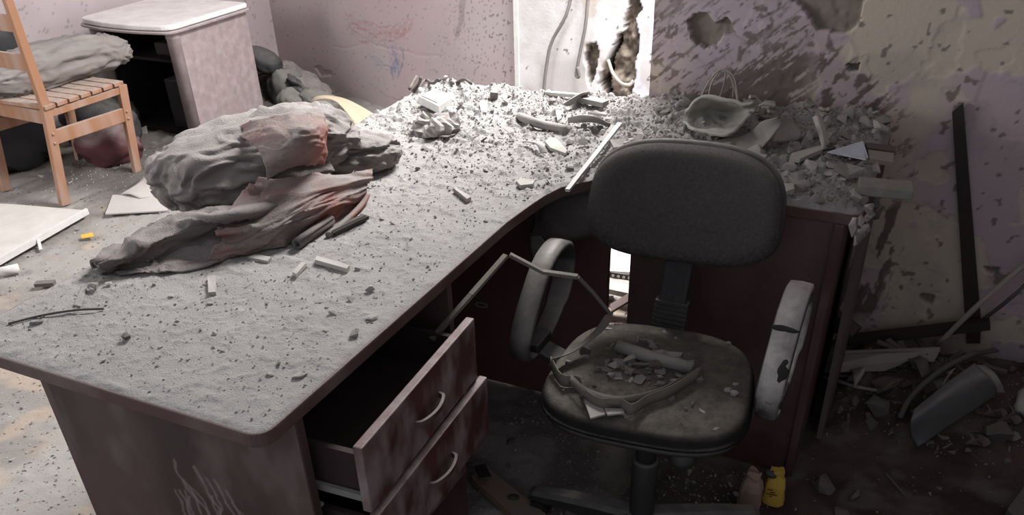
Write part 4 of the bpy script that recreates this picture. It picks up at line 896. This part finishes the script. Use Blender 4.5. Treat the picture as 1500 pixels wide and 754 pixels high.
flat('plaster_bar', [(664, 275), (668, 274), (690, 288), (684, 291)], .010, 'plaster', 'pale narrow plaster bar near the middle of the desk', 'chip', .002)
flat('plaster_bar', [(374, 372), (397, 376), (392, 382), (364, 376)], .006, 'plaster', 'flat plaster tile just below the cloth', 'chip', .001)
flat('plaster_bar', [(464, 374), (512, 388), (508, 393), (461, 380)], .010, 'plaster', 'long narrow plaster bar below the rolled cloth edge', 'chip', .001)
flat('plaster_bar', [(428, 398), (442, 383), (448, 385), (434, 401)], .008, 'plaster', 'short leaning bar below the cloth, left of the long bar', 'chip', .002)
flat('plaster_bar', [(304, 404), (315, 403), (316, 427), (305, 428)], .007, 'plaster', 'upright-lying pale slip on the near half of desk below the cloth', 'chip', .001)
obj('ribbed_strip', join(bar(dp(487, 340, .008), dp(536, 317, .008), .020, .008), *[bar(dp(487, 340, .013)+np.array([k*.004, -k*.004, 0]), dp(536, 317, .013)+np.array([k*.004, -k*.004, 0]), .002, .003) for k in (-1, 0, 1)]), 'metal_dark', label='dark ribbed strip beside the rolled edge of the cloth', cat='strip')
obj('twig', tube([dp(12, 474, .003), dp(60, 462, .004), dp(110, 454, .005), dp(152, 452, .004)], .0022, 6, 4), 'twig', smooth=True, label='thin twig lying on the near left corner of the desk', cat='twig')
flat('slip', [(108, 446), (122, 415), (128, 418), (118, 448)], .003, 'dust', 'dust-covered slip beside the twig on the desk corner', 'slip', .001)
for i, (px_, py_, s) in enumerate(((140, 424, .030), (160, 418, .017), (186, 498, .022), (542, 426, .026))):
    q = dp(px_, py_); lab = ('rounded grey stone at the left edge of the desk below the cloth tip', 'small stone just right of the rounded stone at the cloth tip', 'dark clod near the centre of the near desk end', 'round clod near the front edge of the desk above the drawers')[i]
    obj('clod', (ROCKS[(i*3+1) % 12][0]*s*1.2+q, ROCKS[(i*3+1) % 12][1]), ['stone', 'chip', 'chip_dark', 'chip'][i], label=lab, cat='stone')
# twigs and dry leaves by the far corner of the desk
for i, pts in enumerate(([(600, 130), (606, 118), (610, 112)], [(604, 134), (614, 122), (616, 114)], [(612, 128), (622, 118), (628, 117)], [(624, 116), (634, 122), (642, 116)], [(640, 118), (655, 116), (664, 122)], [(668, 122), (680, 116), (690, 122)])):
    obj('dry_twig', tube([P(p[0], p[1], T+.012+.02*k*(i % 2)+.004*k) for k, p in enumerate(pts)], .005, 6, 4), 'twig', smooth=True, label='dark dry twig by the far corner of the desk', cat='twig', group='dry twigs at the far desk corner')

# ---- on the return: broken bowl with wires, metal sheets, tube, blue plate, slabs
YB = 1.70
bw_ = thing('broken_bowl', P(1055, 185, .78), 'broken grey ceramic bowl propped on rubble against the wall', 'bowl')
obj('bowl_shell', patch([[P(998, 178, .785), P(1008, 160, .83), P(1030, 143, .868), P(1062, 149, .868), P(1088, 154, .866), P(1104, 152, .872)],
                          [P(1003, 180, .795), P(1020, 169, .806), P(1042, 161, .816), P(1066, 162, .817), P(1088, 160, .832), P(1106, 154, .862)],
                          [P(1010, 185, .796), P(1028, 183, .796), P(1048, 179, .796), P(1068, 179, .798), P(1086, 173, .814), P(1104, 160, .850)],
                          [P(1016, 188, .800), P(1034, 191, .806), P(1052, 194, .810), P(1068, 194, .814), P(1084, 185, .816), P(1100, 165, .842)]], 8, .007, .008, 36, 60), 'ceramic', bw_, smooth=True)
for i, (pts, yy) in enumerate((([(1013, 184), (1020, 158), (1036, 124), (1050, 105), (1062, 102), (1076, 115), (1082, 154)], 1.66), ([(1042, 172), (1038, 150), (1042, 124), (1054, 104), (1062, 101)], 1.68), ([(1052, 148), (1060, 126), (1063, 108), (1060, 103)], 1.70), ([(1082, 154), (1076, 128), (1070, 112), (1064, 104)], 1.69), ([(1074, 143), (1074, 126), (1068, 110)], 1.71))):
    obj('wire', tube([PY(*p, yy) for p in pts], .0028, 6, 6), 'wire_light', smooth=True, label='thin pale wire arching over the broken bowl', cat='wire', group='wires over the broken bowl')
obj('metal_sheet', patch([[dp(1012, 215, .012), dp(1040, 207, .014), dp(1095, 195, .018), dp(1116, 178, .065), dp(1138, 172, .085)], [dp(1040, 222, .010), dp(1070, 216, .010), dp(1105, 208, .012), dp(1122, 195, .045), dp(1143, 176, .080)], [dp(1088, 224, .008), dp(1098, 222, .008), dp(1112, 218, .012), dp(1126, 205, .030), dp(1146, 182, .072)]], 6, .003, .003, 30, 61), 'metal_dusty', smooth=True, label='bent grey metal sheet turned up beside the bowl', cat='sheet')
obj('metal_sheet', patch([[dp(1140, 173, .070), dp(1160, 176, .05), dp(1175, 192, .02)], [dp(1138, 190, .045), dp(1155, 192, .035), dp(1172, 202, .012)], [dp(1132, 206, .03), dp(1148, 206, .02), dp(1162, 208, .010)]], 6, .003, .004, 30, 62), 'metal_dusty', smooth=True, label='smaller bent sheet behind the turned up grey one', cat='sheet')
obj('corner_profile', patch([[dp(1190, 172, .055), dp(1196, 168, .062), dp(1203, 170, .055)], [dp(1198, 196, .034), dp(1204, 192, .045), dp(1212, 194, .034)], [dp(1205, 220, .012), dp(1210, 214, .024), dp(1216, 212, .014)]], 6, .003), 'plaster', smooth=True, label='white half-round profile standing out of the rubble on the return', cat='profile')
obj('profile_foot', prism([dp(1205, 220, .012), dp(1214, 208, .016), dp(1240, 212, .012), dp(1216, 218, .010)], .004), 'metal_dark', bpy.data.objects['corner_profile'])
flat('blue_plate', [(1212, 222), (1264, 206), (1272, 230), (1268, 233), (1234, 226)], .003, 'paper_blue', 'pale blue plastic plate lying on the rubble at the desk end', 'plate', .018)
for i, (pl, m, lab) in enumerate((([(1268, 208), (1312, 214), (1312, 222), (1270, 216)], 'plank_dim', 'grey slat behind the blue plate, nearest the wall'), ([(1272, 219), (1310, 224), (1308, 238), (1274, 232)], 'plank_pale', 'wider grey slat right of the blue plate'), ([(1160, 224), (1204, 212), (1212, 215), (1172, 232), (1156, 232)], 'plaster', 'long flat plaster piece left of the white profile'), ([(1222, 243), (1240, 239), (1268, 246), (1266, 252), (1244, 256)], 'stone', 'flat pale stone slab in front of the blue plate'), ([(1086, 222), (1124, 226), (1120, 232), (1080, 226)], 'plaster', 'pale flat piece behind the top of the backrest'), ([(1148, 268), (1162, 268), (1164, 276), (1146, 282)], 'plaster', 'flat grey tile near the front edge of the return'))):
    flat(('slat', 'slat', 'plaster_piece', 'stone_slab', 'plaster_piece', 'tile')[i], pl, .010, m, lab, ('slat', 'slat', 'plaster', 'stone', 'plaster', 'tile')[i], .012)
fa, fz = (P(1252, 268, .785)+P(1262, 276, .785))/2, (P(1338, 270, .785)+P(1334, 288, .785))/2
obj('foam_block', bar(fa, fz, .058, .024), 'stone', bev=.003, seg=2, label='long pale foam block overhanging the right end of the desk', cat='block')
# rubble wedged between desk end and wall
lean = [np.array(q) for q in ((.70, 1.42, 0.0), (.76, 1.42, 0.0), (.735, 1.47, .70), (.69, 1.47, .70))]
lb = obj('leaning_board', prism([np.array((.712, 1.34, .012)), np.array((.712, 1.70, .012)), np.array((.702, 1.66, .70)), np.array((.702, 1.36, .66))], .014, (1, 0, .02)), 'scrap_brown', label='broken brown board standing against the right end of the desk', cat='board')
for i, (px_, py_) in enumerate(((1262, 318), (1274, 305), (1284, 312), (1250, 334), (1268, 334), (1282, 300), (1256, 350), (1272, 322))):
    q = PX(px_, py_, .728); sc = .045+.01*(i % 3)
    obj('flake', (ROCKS[i][0]*np.array([.5, 1, 1.2])*sc+q-np.array([0, 0, sc*.3]), ROCKS[i][1]), 'chip_dark', lb)

# ================================================================== SCATTERED RUBBLE
KEEP = [tuple(P(*q, T)[:2]) for q in [(120, 398), (300, 395), (445, 372), (550, 262), (556, 205), (480, 150), (330, 170), (210, 280)]]
def desk_place(i):
    while True:
        x = random.uniform(-.70, .70); y = random.uniform(.02, 1.77)
        if x > .15 and y > 1.2 and random.random() < .8: continue
        if idist(x, y) < .02 or inpoly(np.array([x]), np.array([y]), KEEP)[0]: continue
        if random.random() < .42+min(1, .08+.75*min(1, max(0, (y+.25*x-.75)/.7)))*.9: return x, y, dh(x, y)
def where(x, y): return 'near' if y < .62 else ('middle' if y < 1.2 else 'far')
def desk_label(x, y): return near_to(DESK_MARKS, x, y)+', on the desk'
scatter('plaster_crumb', 290, desk_place, lambda i: random.choice((.009, .012, .012, .016, .018, .024, .03)), ['rock', 'rock', 'rock', 'shard', 'stick'], ['chip', 'chip', 'dust', 'plaster', 'chip_dark'], desk_label, 'crumb', 'plaster crumbs on the desk top')
crumbs('desk_grit', 9000, desk_place, .0025, .012, 'dust', 'fine plaster grit strewn over the whole desk top', 'grit')
def far_place(i):
    while True:
        x = random.uniform(-.66, .30); y = random.uniform(.95, 1.76)
        if idist(x, y) < .015 or inpoly(np.array([x]), np.array([y]), KEEP)[0]: continue
        if random.random() < min(1, max(.05, (y+.55*x-.75)/.75)): return x, y, dh(x, y)
crumbs('far_grit', 4500, far_place, .006, .022, 'chip', 'coarser broken bits carpeting the far half of the desk top', 'grit')
def ret_place(i):
    while True:
        x = random.uniform(.10, .70); y = random.uniform(1.19, 1.76)
        if random.random() < .45+.55*x/.7: return x, y, dh(x, y)
scatter('rubble_stone', 230, ret_place, lambda i: random.choice((.014, .018, .022, .028, .034, .045, .06)) if i < 200 else random.uniform(.05, .075), ['rock', 'rock', 'rock', 'shard'], ['stone', 'stone', 'chip', 'plaster'], lambda x, y: near_to(RET_MARKS, x, y), 'stone', 'rubble stones on the desk return')
crumbs('return_grit', 4500, ret_place, .004, .017, 'stone', 'fine rubble grit packed between the stones of the return', 'grit')
def zfl(x, y): return lookup(Hh, XL, -1.0, (1.75-XL)/539, (YF+1)/469, x, y)-.012
def left_place(i):
    while True:
        if random.random() < .55: x = random.uniform(-2.0, -.72); y = random.uniform(-.25, 1.6)
        else: x = random.uniform(-3.2, -1.2); y = random.uniform(1.0, 2.5)
        return x, y, zfl(x, y)
scatter('floor_chip', 280, left_place, lambda i: random.choice((.012, .016, .02, .026, .034, .05)), ['rock', 'shard', 'shard', 'stick'], ['chip', 'plaster', 'chip_dark', 'scrap_brown'], lambda x, y: 'on the floor '+near_to(LEFT_MARKS, x, y), 'chip', 'plaster chips on the pale floor')
crumbs('floor_grit', 10000, left_place, .003, .018, 'chip', 'fine debris grit covering the pale floor', 'grit')
crumbs('floor_rubble', 3200, left_place, .005, .024, 'chip_dark', 'dark coarse rubble bits dotted over the pale floor', 'rubble')
def under_place(i):
    while True:
        x = random.uniform(-.15, .65); y = random.uniform(.45, 1.5)
        if .18 < x and y > 1.13: continue
        if abs(y-1.264) < .03 or x < .02 and y < .63: continue
        return x, y, zfl(x, y)
scatter('floor_bit', 120, under_place, lambda i: random.choice((.012, .016, .022, .03, .045)), ['rock', 'shard', 'rock', 'stick'], ['chip_dark', 'chip', 'scrap_brown'], 'on the floor beneath the office chair', 'debris', 'broken bits on the floor beneath the office chair')
crumbs('under_chair_grit', 4500, under_place, .003, .018, 'chip', 'grey grit on the floor beneath the office chair', 'grit')
def right_place(i):
    while True:
        x = random.uniform(.70, 1.45); y = random.uniform(.7, 1.80)
        if random.random() < .15+.85*float(pile_h(x, y) > .02)+.4*(y < .98): return x, y, zfl(x, y)
scatter('heap_scrap', 230, right_place, lambda i: random.choice((.02, .03, .045, .06, .08, .11)), ['shard', 'shard', 'stick', 'rock', 'stick'], ['scrap_brown', 'plank_dim', 'chip_dark', 'plank_dim'], lambda x, y: 'on the dark floor '+near_to(RIGHT_MARKS, x, y), 'scrap', 'scraps on the dark floor at the right', .45)
crumbs('heap_grit', 2200, right_place, .003, .018, 'chip_dark', 'dark grit over the floor at the right', 'grit')
def back_place(i):
    x = random.uniform(-.75, -.02); y = random.uniform(1.82, 2.9); return x, y, zfl(x, y)
scatter('broken_piece', 110, back_place, lambda i: random.choice((.02, .03, .045, .06, .08)), ['shard', 'shard', 'rock', 'stick'], ['plaster', 'chip_dark', 'plaster_white', 'scrap_brown'], 'in the sunlit debris behind the desk', 'debris', 'sunlit debris behind the desk', .5)

# ================================================================== SEEN THROUGH THE GAP UNDER THE RETURN
ga, gb = P(880, 400, .04), P(948, 411, .04)
pa = thing('perforated_angle', (ga+gb)/2, 'perforated metal strip lying in the sunlit debris seen under the desk', 'strip')
dd = (gb-ga)/np.linalg.norm(gb-ga)
obj('strip', bar(ga-dd*.08, gb+dd*.06, .003, .022), 'metal_dark', pa)
for i in range(9):
    q = ga+(gb-ga)*(i+.3)/8.6+np.array([.001, -.0035, .0])
    obj('hole', prism([q+np.array([dd[0]*.006*math.cos(a), dd[1]*.006*math.cos(a)-.0005, .006*math.sin(a)]) for a in np.linspace(0, 2*math.pi, 8, endpoint=False)], .001, (0, 1, 0)), 'plaster_white', pa)
obj('white_sheet', prism([P(870, 355, .03), P(955, 360, .03), P(950, 400, .03), P(872, 395, .03)], .01), 'plaster_white', label='white board lying on the floor behind the desk, seen through the gap', cat='board')
obj('pale_plank', bar(P(880, 418, .05), P(945, 432, .06), .06, .02), 'plaster', label='pale plank across the debris seen through the gap under the desk', cat='plank')
obj('plank_fragment', bar(P(895, 452, .03), P(940, 425, .10), .05, .008), 'scrap_brown', label='brown slat leaning over the pale plank behind the desk', cat='slat')
# rag hanging under the inner curve of the worktop
obj('dark_rag', patch([[PY(865, 275, 1.20), PY(835, 276, 1.20), PY(805, 292, 1.19), PY(786, 312, 1.19)], [PY(868, 300, 1.18), PY(836, 305, 1.17), PY(806, 318, 1.16), PY(783, 335, 1.17)], [PY(870, 332, 1.19), PY(838, 344, 1.16), PY(808, 345, 1.15), PY(777, 345, 1.17)], [PY(868, 346, 1.21), PY(838, 352, 1.19), PY(812, 350, 1.18), PY(778, 372, 1.19)]], 8, .004, .006, 16, 71, ridge=.004), 'cloth_grey', smooth=True, label='dark rag hanging below the inner curve of the desk top', cat='rag')
obj('paper_shred', patch([[PY(776, 345, 1.16), PY(790, 345, 1.15)], [PY(776, 362, 1.15), PY(798, 358, 1.15)], [PY(780, 378, 1.16), PY(786, 376, 1.15)]], 5, .003, .006, 30, 72), 'metal_dusty', smooth=True, label='grey torn shred hanging from the dark rag', cat='shred')

# ================================================================== RIGHT: strips, planks, shell
WF = WR-.006
obj('dark_upright', prism([PY(1395, 163, WF), PY(1411, 150, WF), PY(1437, 470, WF), PY(1436, 500, WF), PY(1416, 500, WF)], .012, (0, -1, 0)), 'brown_strip', label='narrow dark strip leaning upright against the right wall', cat='strip')
def rz(px, py, up=.0):
    q = P(px, py, .05)
    for _ in range(4): q = P(px, py, zfl(q[0], q[1])+up)
    return q
obj('dark_beam', bar(PY(1225, 500, 1.80), PY(1450, 474, 1.80), .03, .028), 'brown_strip', label='dark beam lying level along the foot of the right wall', cat='beam')
obj('tilted_board', prism([PY(1212, 440, 1.74), PY(1262, 478, 1.72), PY(1248, 492, 1.68), PY(1205, 478, 1.70)], .014, (0, .5, -1)), 'metal_dark', label='dark tilted board by the desk end panel, above the planks', cat='board')
wp = [rz(1188, 520, .05), rz(1300, 517, .06), rz(1376, 514, .07), rz(1370, 524, .065), rz(1330, 523, .058), rz(1318, 530, .05), rz(1296, 538, .045), rz(1186, 541, .045)]
obj('pale_plank', prism(wp, .014), 'plank_pale', label='long pale broken plank sticking out from behind the desk end panel', cat='plank', bev=.001)
obj('plank_lip', bar(wp[0]+np.array([0, 0, .006]), wp[2]+np.array([0, 0, .006]), .010, .010), 'plank_pale', bpy.data.objects['pale_plank.001'] if 'pale_plank.001' in bpy.data.objects else None)
obj('thin_lath', bar(rz(1195, 499, .05), rz(1346, 487, .06), .016, .010), 'plank_pale', label='thin lath lying just behind the long pale plank', cat='lath')
obj('cable', tube([rz(1188, 549, .02), rz(1215, 554, .02), rz(1250, 565, .02), rz(1285, 572, .02)], .005, 7, 5), 'plank_pale', smooth=True, label='thin bent cable on the floor below the pale plank', cat='cable')
obj('long_pole', tube([rz(1372, 506, .05), PY(1440, 440, 1.74), PY(1530, 362, 1.80)], .008, 8, 4), 'plank_pale', smooth=True, label='long thin pole leaning from the heap up to the right wall', cat='pole')
obj('dark_pole', tube([rz(1395, 500, .04), PY(1470, 445, 1.76), PY(1530, 390, 1.80)], .006, 8, 4), 'plank_dim', smooth=True, label='thinner dark pole leaning behind the long pale pole', cat='pole')
obj('curved_hose', tube([rz(1318, 612, .01), rz(1332, 585, .04), rz(1356, 560, .07), rz(1390, 535, .08), rz(1430, 516, .07)], .009, 8, 6), 'plank_dim', smooth=True, label='curved grey hose bending over the heap left of the grey shell', cat='hose')
obj('grey_shell', patch([[rz(1338, 600, .10), rz(1368, 575, .125), rz(1400, 550, .145), rz(1428, 531, .155)], [rz(1334, 618, .09), rz(1368, 592, .125), rz(1410, 562, .15), rz(1444, 548, .155)], [rz(1336, 640, .03), rz(1372, 615, .075), rz(1420, 586, .11), rz(1458, 565, .12)], [rz(1345, 655, .004), rz(1380, 632, .03), rz(1425, 602, .06), rz(1460, 578, .085)]], 8, .005, .002, 20, 73), 'shell_grey', smooth=True, label='smooth grey curved plastic shell on the floor heap at the right', cat='shell')
obj('shell_edge', ribbon([rz(1434, 534, .15), rz(1448, 545, .15), rz(1458, 560, .13), rz(1464, 576, .09)], (.03, .008, .0), .004), 'metal_dusty', bpy.data.objects['grey_shell'], smooth=True)
for i, (pts, zz, m, nm, lab, cat) in enumerate((
    ([(1270, 556), (1296, 570), (1330, 556), (1316, 560)], .06, 'scrap_brown', 'torn_sheet', 'torn brown sheet curled up below the pale plank', 'sheet'),
    ([(1244, 540), (1270, 538), (1262, 556), (1252, 568)], .03, 'plank_pale', 'torn_paper', 'pale torn paper hanging under the long pale plank', 'paper'),
    ([(1330, 525), (1345, 522), (1366, 548), (1352, 552)], .05, 'plank_dim', 'wide_slat', 'wide slat standing in the heap behind the curved hose', 'slat'),
    ([(1388, 545), (1400, 538), (1386, 565), (1378, 572)], .07, 'plank_pale', 'curled_strip', 'pale curled strip between hose and grey shell', 'strip'),
    ([(1362, 558), (1374, 556), (1386, 578), (1376, 582)], .07, 'plank_dim', 'wide_slat', 'short slat lying against the left edge of the grey shell', 'slat'))):
    q = [rz(p[0], p[1], zz+(.03 if k % 2 else 0)) for k, p in enumerate(pts)]
    obj(nm, patch([[q[0], q[1]], [(q[0]+q[3])/2+np.array([0, 0, .012]), (q[1]+q[2])/2+np.array([0, 0, .02])], [q[3], q[2]]], 5, .003, .008, 30, 80+i), m, smooth=True, label=lab, cat=cat)
for i, (a, b) in enumerate((((1318, 500), (1345, 540)), ((1340, 492), (1362, 520)), ((1300, 497), (1322, 513)), ((1378, 485), (1368, 512)), ((1310, 486), (1318, 484)), ((1285, 500), (1312, 510)), ((1420, 520), (1460, 512)), ((1440, 535), (1475, 545)))):
    obj('broken_lath', bar(rz(*a, .05), rz(*b, .06), .018, .006), 'plank_dim', label='short broken lath in the heap at the foot of the right wall', cat='lath', group='broken laths in the heap')
for i, (px_, py_) in enumerate(((1455, 608), (1476, 618), (1460, 638), (1474, 642), (1490, 610), (1430, 650))):
    c = rz(px_, py_, .01); ring = [c+np.array([(.024+.009*math.cos(5*a))*math.cos(a), (.018+.007*math.cos(5*a))*math.sin(a), .012*math.sin(3*a)+.014]) for a in np.linspace(0, 2*math.pi, 22, endpoint=False)]
    obj('dry_leaf', prism(ring, .002), 'leafy' if i in (2, 3) else 'scrap_brown', label='small dry leaf on the heap right of the grey shell', cat='leaf', group='dry leaves right of the grey shell')
obj('white_lump', blob(rz(1500, 588, .03), (0, 1, .4), (.045, .022, .022), .9, .9, 18, 12, .006, 30, 81), 'plaster', smooth=True, label='pale lump at the right edge above the dry leaves', cat='lump')
obj('edge_board', prism([rz(1472, 754, .01), rz(1520, 690, .01), rz(1560, 700, .01), rz(1510, 800, .01)], .02, (0, 0, 1)), 'plank_dim', label='dim board edge lying on the floor in the near right corner', cat='board')
obj('thin_stick', bar(rz(1298, 694, .008), rz(1326, 726, .008), .005, .004), 'plank_dim', label='thin straight stick on the dark floor right of the paper bags', cat='stick')
# floor plank with bracket by the drawers
op = thing('floor_plank', P(735, 715, 0), 'dusty orange-edged plank with a bracket on the floor below the drawers', 'plank')
obj('plank', prism([P(690, 698, .032), P(706, 676, .032), P(800, 752, .032), P(770, 770, .032)], .026), 'plank_orange', op, bev=.002)
obj('bracket', bar(P(703, 682, .034), P(712, 700, .075), .03, .006), 'metal_dark', op)
obj('knot', blob(P(752, 728, .034), (1, .3, 0), (.016, .011, .006), nu=14, nv=8), 'metal_dark', op, smooth=True)
# paper bags by the desk
def bag(name, cx, cy, rx, ry, h, m, label, seed, lean=(0, 0), extra=()):
    t = thing(name, (cx, cy, 0), label, 'bag')
    v = []; f = []; nu = 28; prof = [(1, 0), (1.04, .12), (1.0, .35), (1.02, .55), (.86, .72), (.6, .84), (.72, .94), (.62, 1.0)]
    for i, (k, z) in enumerate(prof):
        for j in range(nu):
            a = 2*math.pi*j/nu; n = 1+.16*(float(fbm(np.array([math.cos(a)*2.2+seed]), np.array([math.sin(a)*2.2]), np.array([z*4]), seed)[0])-.5)*2
            zz = z*h*(1+(.06*math.sin(3*a+seed) if i > 4 else 0))
            c, s = math.cos(a), math.sin(a); v.append((cx+rx*k*n*np.sign(c)*abs(c)**.7+lean[0]*z, cy+ry*k*n*np.sign(s)*abs(s)**.7+lean[1]*z, zz))
    for i in range(len(prof)-1):
        for j in range(nu): f.append((i*nu+j, i*nu+(j+1) % nu, (i+1)*nu+(j+1) % nu, (i+1)*nu+j))
    f.append(tuple(range(nu-1, -1, -1))); f.append(tuple((len(prof)-1)*nu+j for j in range(nu)))
    obj('bag_body', (v, f), m, t)
    return t
b0 = P(1096, 742, 0); b1 = P(1128, 738, 0)
kb = bag('paper_bag', b0[0], b0[1], .028, .022, .118, 'kraft', 'small crumpled brown paper bag on the floor under the desk end', 2)
obj('blue_band', box(b0[0]-.020, b0[0]+.004, b0[1]-.0260, b0[1]-.0240, .010, .024), 'blue_print', kb)
yb = bag('yellow_packet', b1[0]+.004, b1[1]+.01, .026, .018, .100, 'yellow_print', 'small torn yellow packet leaning beside the brown paper bag', 5, (-.004, .012))
for i in range(4): obj('print_mark', bar((b1[0]-.012+.008*(i % 2), b1[1]-.0145, .058-.007*i), (b1[0]+.002+.006*(i % 3), b1[1]-.0145, .060-.007*i), .0012, .0022), 'ink', yb)
obj('dark_mouth', blob((b1[0]-.012, b1[1]+.012, .088), (1, .2, -.2), (.018, .012, .010), nu=14, nv=8, amp=.004, freq=60, seed=4), 'bag_black', yb)

# ================================================================== WIRES ON THE PIER
obj('hanging_wire', tube([PY(838, -10, PIER-.02), PY(828, 25, PIER-.03), PY(808, 62, PIER-.03), PY(800, 100, PIER-.03), PY(795, 150, PIER-.03)], .008, 7, 6), 'wire_grey', smooth=True, label='long grey wire hanging in a curve down the pale pier', cat='wire')
obj('hanging_wire', tube([PY(862, -10, PIER-.02), PY(858, 35, PIER-.03), PY(850, 75, PIER-.03), PY(844, 108, PIER-.03), PY(848, 112, PIER-.03), PY(846, 98, PIER-.035)], .008, 7, 6), 'wire_grey', smooth=True, label='shorter grey wire with a frayed end beside the torn masonry', cat='wire')
obj('loose_wire', tube([PY(891, 88, PIER-.06), PY(898, 108, PIER-.09), PY(910, 122, PIER-.09), PY(922, 124, PIER-.06), PY(928, 118, PIER-.05)], .008, 7, 6), 'wire_light', smooth=True, label='pale wire looping out of the torn masonry of the pier', cat='wire')
